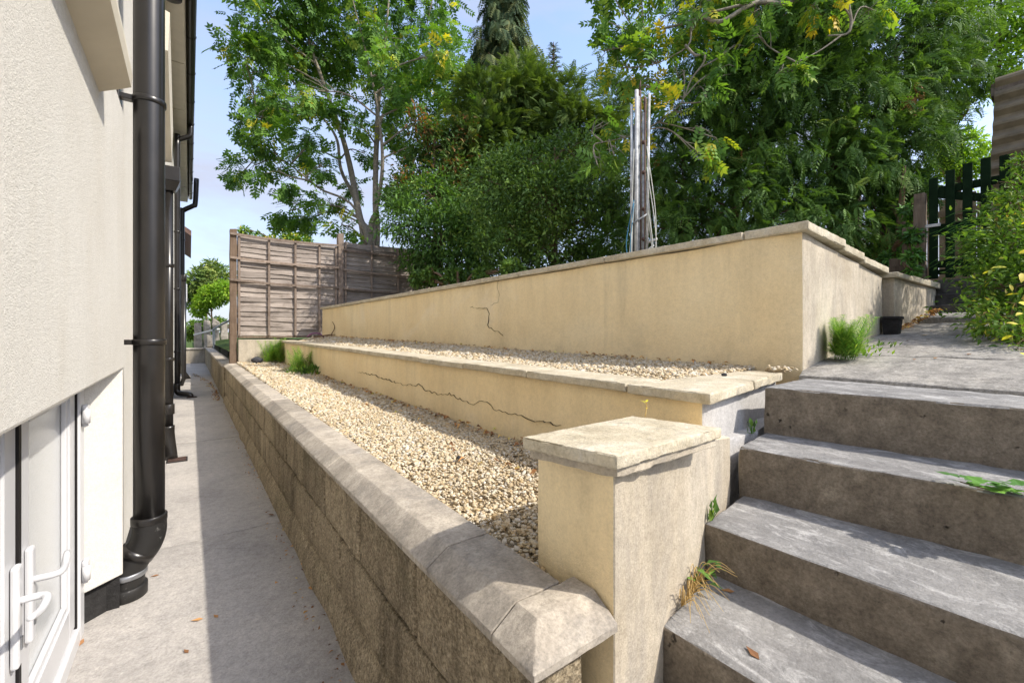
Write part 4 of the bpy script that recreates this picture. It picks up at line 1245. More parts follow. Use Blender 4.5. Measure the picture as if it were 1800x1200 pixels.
NEEDLE = ([(0, -0.012, 0), (0.5, -0.012, 0.03), (1, 0, 0), (0.5, 0.012, 0.03), (0, 0.012, 0)], [(0, 1, 3, 4), (1, 2, 2, 3)])

def unit(n):
    v = rng.normal(size=(n, 3))
    return v / np.linalg.norm(v, axis=1, keepdims=True)

def in_blobs(blobs, n, shell=0.5, clump=None, cl_n=40):
    """points in a set of ellipsoids (centre, rx, ry, rz), gathered towards their skins and into clumps; returns points, outward directions, depth in crown 0 inside .. 1 at the skin"""
    vol = np.array([(b[1] * b[2] * b[3]) ** (2 / 3) for b in blobs]); pr = vol / vol.sum()
    cnt = rng.multinomial(n, pr)
    P, O, D = [], [], []
    for b, k in zip(blobs, cnt):
        if k == 0: continue
        c = np.array(b[0][:3]); r = np.array(b[1:4])
        if clump:
            m = max(3, k // cl_n)
            cu = unit(m); cr = rng.uniform(shell, 1.0, m) ** 0.8
            ids = rng.integers(0, m, k)
            u = cu[ids] * cr[ids][:, None] + rng.normal(0, clump, (k, 3))
        else:
            u = unit(k) * (rng.uniform(shell ** 2, 1.0, k) ** 0.5)[:, None]
        P.append(c + u * r); ln = np.linalg.norm(u, axis=1)
        O.append(u / (ln[:, None] + 1e-6)); D.append(np.clip(ln, 0, 1.15))
    return np.concatenate(P), np.concatenate(O), np.concatenate(D)

def outside(P, blobs, me_idx):
    return P

def crown(name, tmpl, blobs, n, size, mat, parent, shell=0.5, clump=None, cl_n=40, out=0.8, droop=0.35, up=0.8, jit=0.5, bias=0.0, spread=0.5):
    P, O, D = in_blobs(blobs, n, shell, clump, cl_n)
    k = len(P)
    ax = O * out + rng.normal(0, spread, (k, 3)); ax[:, 2] -= droop
    nr = O * (1 - up) + np.array([0, 0, up]) + rng.normal(0, jit, (k, 3))
    sc = size * rng.uniform(0.7, 1.25, k)
    # tone per clump of leaves: young growth outside, older leaves inside
    tone = np.array([noise.noise(Vector(p * 1.6)) for p in P]) * 0.35
    r = np.clip(rng.random(k) * 0.75 + 0.12 + tone + bias, 0, 1)
    return scatter(name, tmpl[0], tmpl[1], P, ax, nr, sc, mat, parent, r)

def limb(P, r0, r1, k=5, wob=0.0):
    P = [Vector(p) for p in P]
    if wob:
        P = [P[0]] + [p + Vector((random.uniform(-wob, wob), random.uniform(-wob, wob), random.uniform(-wob, wob))) for p in P[1:-1]] + [P[-1]]
    q = curve_pts(P, k)
    n = len(q)
    return tube_data(q, [r0 + (r1 - r0) * i / (n - 1) for i in range(n)], 7 if r0 > 0.02 else 5, False), q

def pxb(px, py, d, r, fz=0.85, fd=1.0):
    """ellipsoid of r surveyed units (1/760 of its depth) at a surveyed spot"""
    c = at(px, py, d); R = r * d / 760.0
    return (c, R, R * fd, R * fz)

def branches_to(blobs, stems, r0, r1, wob=0.12, twigs=5):
    out = []
    for b in blobs:
        c = Vector(b[0][:3])
        best = min((p for s in stems for p in s), key=lambda p: (p - c).length + 1.2 * max(0, p.z - c.z + 0.3))
        mid = best.lerp(c, 0.5) + Vector((0, 0, 0.10 * (c - best).length))
        td, q = limb([best, mid, c], r0, r1 * 1.6, 5, wob)
        out.append(td)
        for t in range(twigs):
            u = Vector(unit(1)[0]); e = c + Vector((u.x * b[1], u.y * b[2], u.z * b[3])) * 0.85
            s = q[random.randrange(len(q) // 2, len(q))]
            td2, _ = limb([s, s.lerp(e, 0.5) + Vector((0, 0, 0.04)), e], r1 * 1.3, r1 * 0.4, 3, wob * 0.5)
            out.append(td2)
    return out

# ------------------------------------------------------------------ tall ash behind the fence
ash = thing('ash_tree', 'tall ash tree with slender pale stems and airy crown behind the fence', 'tree')
B = [(430, 100, 40), (470, 40, 62), (530, 20, 60), (500, 105, 58), (455, 165, 46), (560, 90, 62), (610, 40, 62), (620, 120, 52), (680, 60, 62), (690, 140, 50), (740, 40, 58), (745, 120, 60), (790, 90, 44), (800, 160, 40), (750, 190, 50), (500, 180, 46), (440, 225, 30), (470, 245, 34), (560, 160, 40), (590, 200, 30), (450, 290, 38), (425, 305, 26), (490, 300, 34), (530, 270, 30), (545, 240, 28), (565, 290, 30), (510, 370, 32), (545, 385, 32), (575, 360, 26), (600, 395, 24), (700, 230, 32), (735, 255, 32), (640, 270, 22), (780, 225, 34), (700, 330, 26), (625, 330, 18), (480, -60, 70), (600, -60, 80), (720, -50, 75), (660, -150, 90), (540, -140, 80), (455, 200, 28), (405, 80, 16), (660, 190, 34), (620, 215, 26)]
blobs = []
for px, py, r in B:
    d = 10.6 + random.uniform(-1.1, 1.1)
    blobs.append(pxb(px, py, d, r * 1.0, 0.75, 1.0))
g0 = at(648, 520, 10.6); g0.z = 0.9
def stem(pts, d=10.6):
    return curve_pts([g0] + [at(px, py, d + dd) for px, py, dd in pts], 7)
S = [stem([(648, 425, 0), (633, 385, 0.1), (617, 300, 0.2), (600, 235, 0.2), (570, 150, 0.1), (540, 60, 0), (520, -60, 0)]),
     stem([(662, 425, 0.2), (660, 350, 0.1), (662, 240, 0), (668, 150, -0.2), (680, 40, -0.3), (690, -90, -0.3)]),
     stem([(650, 415, 0), (661, 370, -0.1), (672, 300, -0.4), (668, 220, -0.6), (650, 120, -0.7), (620, 0, -0.8)]),
     stem([(633, 385, 0.1), (600, 300, 0.5), (590, 240, 0.7), (545, 180, 0.8), (500, 120, 0.9), (470, 40, 0.8)]),
     stem([(660, 350, 0.1), (668, 220, 0.5), (700, 150, 0.6), (740, 80, 0.6), (760, 0, 0.5)]),
     stem([(633, 385, 0.1), (560, 330, -0.4), (510, 290, -0.5), (455, 250, -0.5)])]
T = []
for i, q in enumerate(S):
    n = len(q); r0 = [0.115, 0.10, 0.075, 0.06, 0.055, 0.04][i]
    T.append(tube_data(q, [max(0.012, r0 * (1 - 0.88 * k / (n - 1))) for k in range(n)], 9, False))
T += branches_to(blobs, S, 0.024, 0.007, 0.12, 6)
v, f = join(T); raw('trunk', v, f, M['ash_bark'], ash, True)
crown('crown', ASH, blobs, 7400, 0.30, M['ash_leaf'], ash, shell=0.25, clump=0.20, cl_n=16, out=0.7, droop=0.45, up=0.7, jit=0.45, spread=0.45)

# ------------------------------------------------------------------ dense evergreen shrubs behind the tall wall
def shrub(name, label, cat, blobs, tmpl, n, size, mat, bark='twig', group=None, base_z=1.3, **k):
    t = thing(name, label, cat, group)
    c = Vector(np.mean([b[0][:3] for b in blobs], axis=0)); base = Vector((c.x, c.y, base_z))
    top = Vector((c.x, c.y, max(b[0][2] for b in blobs)))
    q = curve_pts([base, base.lerp(top, 0.5) + Vector((0.05, 0.05, 0)), top], 6)
    T = [tube_data(q, [0.07 - 0.055 * i / (len(q) - 1) for i in range(len(q))], 8, False)]
    T += branches_to(blobs, [q], 0.028, 0.007, 0.1, 6)
    v, f = join(T); raw('trunk', v, f, M[bark], t, True)
    crown('crown', tmpl, blobs, n, size, M[mat], t, **k)
    return t
def BL(rows, d, fz=0.85, fd=0.9):
    return [pxb(px, py, d + random.uniform(-0.3, 0.3) if len(r_) == 0 else r_[0], r, fz, fd) for px, py, r, *r_ in rows]
shrub('evergreen_shrub', 'bright glossy evergreen shrub overhanging the right end of the fence', 'shrub',
      BL([(715, 395, 48), (760, 350, 50), (780, 420, 62), (830, 400, 55), (745, 455, 38), (815, 460, 42), (700, 350, 30), (850, 440, 46), (770, 470, 40)], 8.1), LEAF_NARROW, 16000, 0.105, 'laurel_leaf', shell=0.5, clump=0.22, cl_n=26, droop=0.25, up=0.75)
shrub('evergreen_shrub', 'dark dense holly bush in the middle, left of the metal poles', 'shrub',
      BL([(880, 330, 66), (960, 350, 70), (1040, 340, 66), (890, 420, 60), (970, 430, 66), (1050, 420, 56), (930, 290, 52), (1010, 275, 52), (1085, 370, 50), (900, 470, 40), (1010, 470, 40)], 6.9), LEAF, 26000, 0.075, 'holly_leaf', shell=0.5, clump=0.2, cl_n=30, droop=0.2, up=0.7)
shrub('yew_tree', 'broad layered yew behind the holly, its rounded top below the spruce', 'tree',
      BL([(850, 190, 56), (905, 165, 50), (950, 205, 66), (1010, 225, 60), (1060, 250, 56), (870, 260, 70), (960, 280, 70), (820, 250, 50), (1070, 180, 46), (1000, 175, 40), (830, 330, 70), (910, 130, 34), (1050, 310, 60)], 9.6), FROND_FINE, 9800, 0.25, 'yew_leaf', 'dark_bark', shell=0.45, clump=0.2, cl_n=22, droop=0.15, up=1.0, jit=0.3, spread=0.35)
shrub('rust_shrub', 'rust red tinged shrub between the ash tree and the yew', 'shrub',
      BL([(735, 300, 40), (780, 320, 44), (815, 240, 34), (760, 250, 36), (710, 330, 30), (800, 290, 34), (740, 220, 30)], 8.9), LEAF, 5200, 0.10, 'rust_leaf', shell=0.2, clump=0.26, cl_n=30, droop=0.1, up=0.9)
# low ivy and brush along the foot of the hedge
shrub('ground_ivy', 'low dark ivy and brush just behind the far coping of the tall wall', 'ivy',
      BL([(735, 490, 16, 7.4), (760, 484, 16, 7.3), (800, 488, 20, 7.0), (850, 484, 18, 6.4), (900, 474, 20, 6.0)], 7), LEAF, 2600, 0.08, 'holly_leaf', shell=0.2, droop=0.2, up=0.8)

# ------------------------------------------------------------------ spruces
def spruce(label, px, py_top, d, height, width, n, size, droopy):
    t = thing('spruce_tree', label, 'tree')
    top = at(px, py_top, d); base = Vector((top.x, top.y, top.z - height))
    T = [tube_data([base, top], [height * 0.014, 0.01], 8, False)]
    P, A, N_ = [], [], []
    z = 0.12
    while z < height:
        w = width * (z / height) ** 0.85 * random.uniform(0.8, 1.15)
        nb = max(4, int(5 + z * 1.0))
        a0 = random.uniform(0, 6)
        for k in range(nb):
            a = a0 + 2 * math.pi * k / nb + random.uniform(-0.2, 0.2)
            u = Vector((math.cos(a), math.sin(a), 0))
            s = Vector((top.x, top.y, top.z - z))
            L = w * random.uniform(0.75, 1.1)
            pts = [s, s + u * L * 0.5 + Vector((0, 0, (0.12 if not droopy else 0.02) * L)), s + u * L - Vector((0, 0, (0.12 if droopy else -0.10) * L))]
            td, q = limb(pts, 0.02 + 0.006 * L, 0.006, 5)
            T.append(td)
            m = max(2, int(n * L))
            for j in range(m):
                p = q[min(len(q) - 1, int(len(q) * (0.15 + 0.85 * random.random())))]
                P.append(p); side = u.cross(Vector((0, 0, 1))) * random.uniform(-1, 1)
                ax = (u * random.uniform(0.2, 0.8) + side * (0.9 if not droopy else 0.5) + Vector((0, 0, (-1.0 if droopy else 0.15) * random.uniform(0.5, 1.2))))
                A.append(ax); N_.append((u.x * 0.5 if droopy else 0, u.y * 0.5 if droopy else 0, 1))
        z += 0.20 if height > 4 else 0.13
    v, f = join(T); raw('trunk', v, f, M['dark_bark'], t, True)
    k = len(P)
    scatter('crown', FROND_FINE[0], FROND_FINE[1], np.array([p[:] for p in P]), np.array([a[:] for a in A]), np.array(N_) + rng.normal(0, 0.3, (k, 3)), size * rng.uniform(0.7, 1.3, k), M['spruce_leaf'], t)
spruce('tall drooping spruce whose pointed crown rises against the sky in the centre', 884, -130, 13.5, 9.5, 2.1, 20, 0.50, True)
spruce('small bare fir tip standing just right of the tall spruce', 973, 74, 13.0, 2.6, 0.75, 9, 0.16, False)

# ------------------------------------------------------------------ big cypress on the right
cy = thing('cypress_tree', 'huge dense green cypress filling the right behind the wall', 'tree')
rows = [(1140, 350, 46, 6.0), (1130, 430, 44, 6.0), (1150, 270, 46, 6.1), (1090, 440, 40, 6.2), (1195, 400, 44, 5.2), (1180, 320, 56, 5.6), (1230, 380, 56, 5.3), (1250, 280, 70, 5.6), (1310, 350, 66, 5.2), (1390, 370, 66, 5.1), (1460, 400, 56, 5.0), (1530, 400, 56, 5.0), (1350, 270, 76, 5.3), (1450, 290, 76, 5.2), (1540, 300, 72, 5.1), (1600, 250, 62, 5.1), (1590, 340, 40, 5.1),
        (1220, 190, 70, 5.9), (1310, 180, 80, 5.6), (1410, 180, 86, 5.4), (1510, 190, 82, 5.3), (1610, 170, 70, 5.3), (1680, 140, 46, 5.4), (1690, 210, 26, 5.4), (1260, 90, 74, 6.0), (1350, 80, 86, 5.8), (1460, 70, 90, 5.6), (1570, 80, 84, 5.5), (1660, 60, 62, 5.6), (1250, -20, 74, 6.1), (1360, -30, 90, 6.0), (1480, -40, 95, 5.8), (1600, -40, 86, 5.7), (1420, -150, 100, 6.1), (1540, -150, 95, 6.0), (1300, -130, 70, 6.2), (1400, 440, 36, 4.9), (1330, 420, 36, 5.0)]
blobs = [pxb(px, py, d, r * 1.05, 0.9, 0.9) for px, py, r, d in rows]
cc = at(1470, 300, 6.2)
q = curve_pts([(cc.x, cc.y, 1.3), (cc.x + 0.05, cc.y, 3.0), (cc.x, cc.y + 0.05, 5.0), (cc.x, cc.y, 8.2)], 8)
p2 = at(1565, 440, 5.35); p3 = at(1612, 420, 5.2)
q2 = curve_pts([(p2.x, p2.y, 1.25), (p2.x + 0.04, p2.y, 2.2), (p2.x + 0.1, p2.y + 0.1, 4.2)], 8)
q3 = curve_pts([(cc.x - 1.3, cc.y + 0.8, 1.3), (cc.x - 1.3, cc.y + 0.8, 3.0), (cc.x - 1.2, cc.y + 0.8, 5.5)], 8)
T = [tube_data(q, [0.17 - 0.15 * i / (len(q) - 1) for i in range(len(q))], 12, False), tube_data(q2, [0.10 - 0.08 * i / (len(q2) - 1) for i in range(len(q2))], 12, False), tube_data(q3, [0.12 - 0.1 * i / (len(q3) - 1) for i in range(len(q3))], 12, False)]
T += branches_to(blobs, [q, q2, q3], 0.035, 0.008, 0.15, 8)
for k in range(60):   # dead twigs showing low in the crown
    b = at(random.uniform(1180, 1520), random.uniform(350, 430), random.uniform(5.0, 5.8))
    td, _ = limb([b, b + Vector((random.uniform(-0.2, 0.2), random.uniform(-0.2, 0.2), random.uniform(-0.1, 0.15))), b + Vector((random.uniform(-0.4, 0.4), random.uniform(-0.4, 0.4), random.uniform(-0.25, 0.25)))], 0.008, 0.003, 3)
    T.append(td)
v, f = join(T); raw('trunk', v, f, M['dark_bark'], cy, True)
crown('crown', FROND_DROOP, blobs, 23000, 0.185, M['cypress_leaf'], cy, shell=0.4, clump=0.19, cl_n=15, out=0.75, droop=0.40, up=0.65, jit=0.4, spread=0.4)

# ------------------------------------------------------------------ second ash reaching over from behind the cypress
ash2 = thing('ash_tree', 'overhanging ash branches with yellowing leaves and bare pale twigs, in front of the cypress', 'tree')
rows = [(1075, 40, 30, 5.2), (1060, 90, 24, 5.2), (1110, 60, 40, 5.2), (1150, 100, 34, 5.0), (1090, 120, 28, 5.1), (1130, 150, 26, 5.0), (1170, 50, 36, 5.0), (1190, 140, 24, 4.9), (1070, -30, 36, 5.3), (1140, -20, 46, 5.2), (1100, 240, 30, 4.9), (1060, 215, 22, 5.0), (1080, 275, 24, 4.8), (1050, 290, 18, 4.8), (1190, 195, 26, 4.8), (1250, 240, 24, 4.6), (1230, 270, 20, 4.6), (1290, 80, 26, 4.7), (1330, 60, 22, 4.7), (1270, 120, 24, 4.7), (1390, 115, 28, 4.6), (1365, 130, 20, 4.6), (1340, 20, 36, 4.8), (1440, 0, 36, 4.7), (1540, 20, 30, 4.7), (1230, 20, 40, 4.9), (1290, -40, 50, 4.9), (1420, -60, 50, 4.8), (1240, 160, 22, 4.7)]
blobs = [pxb(px, py, d, r * 1.05, 0.7, 0.9) for px, py, r, d in rows]
gb = at(1500, 300, 6.4)
def st2(pts): return curve_pts([at(px, py, d) for px, py, d in pts], 6)
S2 = [curve_pts([(gb.x, gb.y, 1.3), (gb.x, gb.y, 3.5), at(1480, -90, 5.4)], 8),
      st2([(1480, -90, 5.4), (1400, 0, 5.0), (1330, 5, 4.75), (1268, 38, 4.7), (1235, 32, 4.8), (1190, 45, 4.9), (1120, 60, 5.1)]),
      st2([(1330, 5, 4.75), (1280, 15, 4.75), (1220, 35, 4.8), (1210, 80, 4.8), (1160, 110, 4.9)]),
      st2([(1480, -90, 5.0), (1490, 0, 4.6), (1496, 40, 4.55), (1488, 60, 4.55), (1455, 63, 4.6)]),
      st2([(1480, 62, 4.55), (1440, 90, 4.55), (1400, 110, 4.55)]),
      st2([(1205, 80, 4.8), (1222, 97, 4.7), (1238, 95, 4.65), (1236, 112, 4.65), (1215, 140, 4.7), (1190, 190, 4.75), (1120, 235, 4.85), (1060, 250, 4.9)])]
T = []
for i, q in enumerate(S2):
    r0, r1 = [(0.12, 0.05), (0.034, 0.010), (0.018, 0.006), (0.020, 0.008), (0.010, 0.005), (0.014, 0.005)][i]
    n = len(q); T.append(tube_data(q, [r0 + (r1 - r0) * k / (n - 1) for k in range(n)], 8, False))
T += branches_to(blobs, S2[1:], 0.009, 0.004, 0.10, 4)
v, f = join(T); raw('trunk', v, f, M['ash_bark'], ash2, True)
crown('crown', ASH, blobs, 1100, 0.20, M['ash_leaf_yellow'], ash2, shell=0.2, clump=0.22, cl_n=10, out=0.7, droop=0.5, up=0.7, jit=0.4, spread=0.4)

# ------------------------------------------------------------------ ivy on the trunk by the gate
shrub('ivy', 'dark ivy climbing the trunk between the cypress and the gate', 'ivy',
      BL([(1590, 370, 26, 5.2), (1600, 320, 26, 5.2), (1580, 420, 26, 5.0), (1592, 455, 22, 4.6), (1575, 350, 24, 5.1), (1560, 390, 20, 5.1), (1606, 415, 14, 4.25), (1607, 450, 13, 4.2), (1604, 475, 10, 4.15), (1598, 410, 16, 4.5), (1600, 370, 16, 4.5), (1570, 455, 20, 4.6)], 5.2), LEAF, 6600, 0.060, 'ivy_leaf', shell=0.3, droop=0.35, up=0.5, out=0.9)
# ------------------------------------------------------------------ lime green bush behind the gate, tree above the shed, far trees
shrub('lime_bush', 'sunny lime green bush rising behind the green gate', 'shrub',
      BL([(1670, 262, 30, 9), (1705, 255, 30, 9), (1735, 280, 24, 9), (1650, 290, 24, 9), (1690, 300, 30, 9)], 9), LEAF, 3000, 0.11, 'lime_leaf', shell=0.2, clump=0.25, cl_n=25, base_z=1.7)
shrub('tall_tree', 'tree with loose yellow green leaves above the shed in the top right corner', 'tree',
      BL([(1720, 30, 50, 9.5), (1770, 60, 50, 9.5), (1790, 0, 60, 9.5), (1750, 110, 36, 9.5), (1715, 90, 40, 9.5), (1800, 110, 36, 9.5), (1740, -50, 70, 9.5), (1840, 40, 60, 9.5), (1720, 170, 26, 9.5)], 9.5), LEAF, 6200, 0.13, 'lime_leaf', 'dark_bark', shell=0.1, clump=0.3, cl_n=26, base_z=1.7, bias=-0.15)
shrub('far_bush', 'feathery grey green bush beyond the end of the path', 'shrub',
      BL([(355, 500, 32, 24), (385, 490, 28, 24), (335, 520, 24, 24), (370, 470, 16, 24)], 24), LEAF_NARROW, 4000, 0.30, 'yew_leaf', shell=0.2, base_z=0, up=0.4, bias=0.25)
shrub('far_bush', 'rounded lime green bush at the end of the path', 'shrub',
      BL([(375, 520, 24, 21.5), (360, 530, 18, 21.5), (395, 510, 20, 21.5), (350, 545, 14, 21.5)], 21.5), LEAF, 4200, 0.16, 'lime_leaf', shell=0.4, base_z=0)
shrub('far_bush', 'low leafy plants spilling behind the wall at the end of the path', 'shrub',
      BL([(345, 575, 16, 20.8), (365, 572, 14, 20.8), (385, 568, 12, 20.8), (335, 590, 10, 20.8), (372, 590, 9, 20.6)], 20.8), LEAF, 3000, 0.15, 'hedge_leaf', shell=0.2, base_z=0)
shrub('far_bush', 'yellowish treetop peeping just above the left fence panel', 'tree',
      BL([(430, 408, 11, 17), (510, 415, 15, 17), (455, 418, 10, 17), (535, 425, 14, 17), (480, 425, 12, 17)], 17), LEAF, 1500, 0.16, 'ash_leaf_yellow', shell=0.1, base_z=0.8, bias=0.12)

# ------------------------------------------------------------------ bush beside the landing on the right
rb = thing('hedge_bush', 'leafy green bush with yellowing leaves spilling over the landing at right', 'shrub')
rows = [(1752, 585, 34, 2.55), (1785, 640, 26, 2.15), (1775, 560, 50, 2.4), (1800, 600, 60, 2.3), (1760, 500, 44, 2.7), (1800, 500, 70, 2.6), (1755, 430, 36, 2.9), (1790, 420, 56, 2.8), (1800, 350, 46, 3.0), (1780, 370, 34, 3.1), (1770, 330, 22, 3.2), (1850, 450, 110, 2.7), (1880, 620, 100, 2.3), (1900, 320, 80, 3.2), (1795, 290, 24, 3.3), (1745, 540, 22, 2.9), (1960, 500, 150, 2.6), (1735, 470, 18, 3.3), (1740, 600, 20, 2.9), (1760, 620, 22, 2.5)]
blobs = [pxb(px, py, d, r, 0.9, 1.1) for px, py, r, d in rows]
cb = at(1850, 600, 2.7); q = curve_pts([(cb.x, cb.y, 0.95), (cb.x, cb.y, 1.3), (cb.x, cb.y, 1.9)], 6)
T = [tube_data(q, [0.03 - 0.02 * i / (len(q) - 1) for i in range(len(q))], 8, False)] + branches_to(blobs, [q], 0.009, 0.0025, 0.06, 7)
v, f = join(T); raw('stems', v, f, M['twig'], rb, True)
crown('crown', LEAF, blobs, 15000, 0.040, M['hedge_leaf'], rb, shell=0.3, clump=0.2, cl_n=22, droop=0.1, up=0.75, jit=0.5)
P, A, Nn = [], [], []
for px, py, d in ((1762, 612, 2.3), (1788, 640, 2.05), (1790, 532, 2.2), (1797, 550, 2.15), (1742, 490, 2.7), (1730, 440, 3.0), (1790, 445, 2.5), (1770, 470, 2.5), (1745, 545, 2.7), (1795, 395, 2.6), (1760, 400, 2.9), (1785, 670, 1.95), (1735, 500, 2.8), (1750, 475, 2.6), (1775, 500, 2.4), (1765, 520, 2.5), (1790, 570, 2.1), (1740, 520, 2.75), (1797, 480, 2.3), (1780, 590, 2.2), (1755, 455, 2.7), (1792, 620, 2.05)):
    P.append(at(px, py, d)[:]); A.append((random.uniform(-1, 0.4), random.uniform(-1, 1), random.uniform(-0.8, 0.2))); Nn.append((-0.5, -0.4, 0.8))
scatter('yellow_leaves', LEAF_BIG[0], LEAF_BIG[1], P, A, np.array(Nn) + rng.normal(0, 0.3, (len(P), 3)), rng.uniform(0.04, 0.075, len(P)), M['yellow_leaf'], rb)
# long thin blades arching out of the bush
T = []
for k in range(34):
    s = at(random.uniform(1735, 1790), random.uniform(380, 470), random.uniform(2.9, 3.2))
    e = s + Vector((random.uniform(-0.15, 0.05), random.uniform(0.12, 0.42), random.uniform(-0.25, 0.05)))
    m_ = s.lerp(e, 0.55) + Vector((0, 0, random.uniform(0.02, 0.10)))
    T.append(limb([s, m_, e], 0.0028, 0.0008, 5)[0])
v, f = join(T); raw('grass_blades', v, f, M['horsetail'], rb)

# ------------------------------------------------------------------ horsetail and weed tufts
def horsetail(label, base, n, h, spread, seed, gname='horsetail_weed'):
    r_ = random.Random(seed)
    t = thing(gname, label, 'weed')
    P, A, N_, S_ = [], [], [], []
    T = []
    for k in range(n):
        b = Vector(base) + Vector((r_.uniform(-spread, spread), r_.uniform(-spread, spread), 0))
        hh = h * r_.uniform(0.6, 1.05)
        tip = b + Vector((r_.uniform(-0.36, 0.36) * hh, r_.uniform(-0.36, 0.36) * hh, hh * 0.95))
        td, q = limb([b, b.lerp(tip, 0.5) + Vector((0, 0, 0.08 * hh)), tip], 0.0014, 0.0006, 6)
        T.append(td)
        for i in range(2, len(q) * 2):
            p = q[min(i // 2, len(q) - 1)]
            L = hh * 0.46 * (1 - 0.75 * i / (2 * len(q)))
            for w in range(9):
                a = 2 * math.pi * w / 9 + r_.uniform(0, 0.5)
                P.append((p + (q[min(i // 2 + 1, len(q) - 1)] - p) * (0.5 * (i % 2)))[:]); A.append((math.cos(a), math.sin(a), 0.45)); N_.append((0, 0, 1)); S_.append(L * r_.uniform(0.7, 1.1))
    v, f = join(T); raw('stems', v, f, M['horsetail'], t)
    scatter('needles', [(0, -0.03, 0), (0.5, -0.028, 0.04), (1, 0, -0.02), (0.5, 0.028, 0.04)], [(0, 1, 2, 3)], P, A, N_, S_, M['horsetail'], t)
    return t
horsetail('feathery bright green horsetail clump against the tall wall end on the landing', (2.80, 0.79, z_land(2.82)), 30, 0.235, 0.045, 1)
p = at(478, 632, 7.0); horsetail('dark green horsetail tuft in the corner by the cross wall', (1.12, 8.1, 0.62), 16, 0.42, 0.12, 2)
horsetail('arching horsetail growing in the lower gravel beside the middle wall', (1.19, 6.25, 0.60), 16, 0.36, 0.12, 3)
def leafy(label, base, n, size, spread, mat, hgt, seed, nm='weed_clump'):
    t = thing(nm, label, 'weed')
    b = np.array(base)
    P = b + rng.normal(0, 1, (n, 3)) * np.array([spread, spread, 0]) + np.array([0, 0, 1]) * rng.uniform(0.0, hgt, (n, 1))
    u = P - b; u[:, 2] = 0.35
    scatter('leaves', LEAF[0], LEAF[1], P, u + rng.normal(0, 0.3, (n, 3)) * spread, np.tile((0, 0, 1.0), (n, 1)) + rng.normal(0, 0.35, (n, 3)), size * rng.uniform(0.6, 1.2, n), M[mat], t)
    T = [tube_data([base, tuple(P[i])], 0.0012, 4, False) for i in range(min(n, 12))]
    v, f = join(T); raw('stems', v, f, M['horsetail'], t)
    return t
leafy('low broad leaved weeds at the foot of the arching horsetail', (1.2, 5.9, 0.60), 160, 0.06, 0.11, 'laurel_leaf', 0.1, 4)
leafy('low yellow green weeds at the foot of the landing horsetail', (2.92, 0.79, z_land(2.9)), 90, 0.035, 0.055, 'lime_leaf', 0.06, 5)
leafy('small round leaved weed in the gap beside the third step', (1.245, 0.675, 0.590), 16, 0.034, 0.014, 'laurel_leaf', 0.045, 6)
leafy('tiny weed at the top step corner', (1.75, 0.79, 0.755), 9, 0.03, 0.01, 'laurel_leaf', 0.04, 7)
leafy('sparse weeds creeping along the foot of the wall on the landing', (3.3, 0.86, z_land(3.3)), 60, 0.03, 0.10, 'laurel_leaf', 0.03, 8)
leafy('small plants trailing across the step near the gate', (4.85, 0.45, 1.27), 90, 0.05, 0.14, 'hedge_leaf', 0.05, 9)
# straw coloured tuft between pillar wall and second visible step
t = thing('grass_tuft', 'half dry grass tuft in the corner between pillar and lowest visible step', 'weed')
T, T2 = [], []
b0 = Vector((1.10, 0.64, 0.452))
for k in range(46):
    b = b0 + Vector((random.uniform(-0.10, 0.05), random.uniform(-0.012, 0.006), 0)) ; b.y = 0.60 + (b.x - 0.9) * 0.24
    e = b + Vector((random.uniform(-0.10, 0.04), random.uniform(-0.11, -0.01), random.uniform(-0.005, 0.075)))
    T.append(limb([b, b.lerp(e, 0.5) + Vector((0, 0, random.uniform(0.02, 0.05))), e], 0.0014, 0.0004, 4)[0])
v, f = join(T); raw('blades', v, f, M['straw'], t)
P = [(b0 + Vector((random.uniform(-0.04, 0.06), random.uniform(-0.03, 0.0), random.uniform(0.02, 0.07))))[:] for _ in range(14)]
scatter('leaves', LEAF[0], LEAF[1], P, rng.normal(0, 1, (14, 3)) * [1, 1, 0.3] + [0, -0.6, 0.3], np.tile((0, 0, 1.0), (14, 1)), 0.04, M['laurel_leaf'], t)
# ivy sprig lying on the step at right
t = thing('ivy_sprig', 'trailing ivy sprig lying over the edge of the second step at right', 'ivy')
IVY = ([(0, 0, 0), (0.1, -0.42, 0.03), (0.38, -0.24, 0.02), (0.52, -0.42, 0.0), (1.0, 0, -0.05), (0.52, 0.42, 0.0), (0.38, 0.24, 0.02), (0.1, 0.42, 0.03)], [(0, 1, 2, 2), (0, 2, 4, 6), (2, 3, 4, 4), (0, 6, 7, 7), (6, 4, 5, 5)])
IVF = [(0, 1, 2), (0, 2, 4), (2, 3, 4), (0, 4, 6), (0, 6, 7), (6, 4, 5)]
spr = [at(1688, 846, 1.12), at(1720, 856, 1.08), at(1755, 862, 1.057), at(1795, 862, 1.057), at(1850, 868, 1.035)]
spr = [Vector((p.x, p.y, 0.762)) for p in spr]
tube('stem', curve_pts(spr, 4), 0.0016, M['twig'], t, 5)
q = curve_pts(spr, 4)
for i, p in enumerate(q):
    for s in (-1, 1):
        if random.random() < 0.30: continue
        a = random.uniform(0, 6.28); L = random.uniform(0.026, 0.048)
        u = Vector((math.cos(a), math.sin(a), 0.15)); w = Vector((-math.sin(a), math.cos(a), random.uniform(-0.25, 0.25)))
        V = [p + Vector((0, 0, 0.006 + 0.006 * s)) + u * (x * L) + w * (y * L) + Vector((0, 0, z * L)) for x, y, z in IVY[0]]
        o = raw('leaf', V, IVF, M['ivy_leaf'], t)
        at_ = o.data.attributes.new('rnd', 'FLOAT', 'POINT'); at_.data.foreach_set('value', [random.uniform(0.3, 1.0)] * len(V))
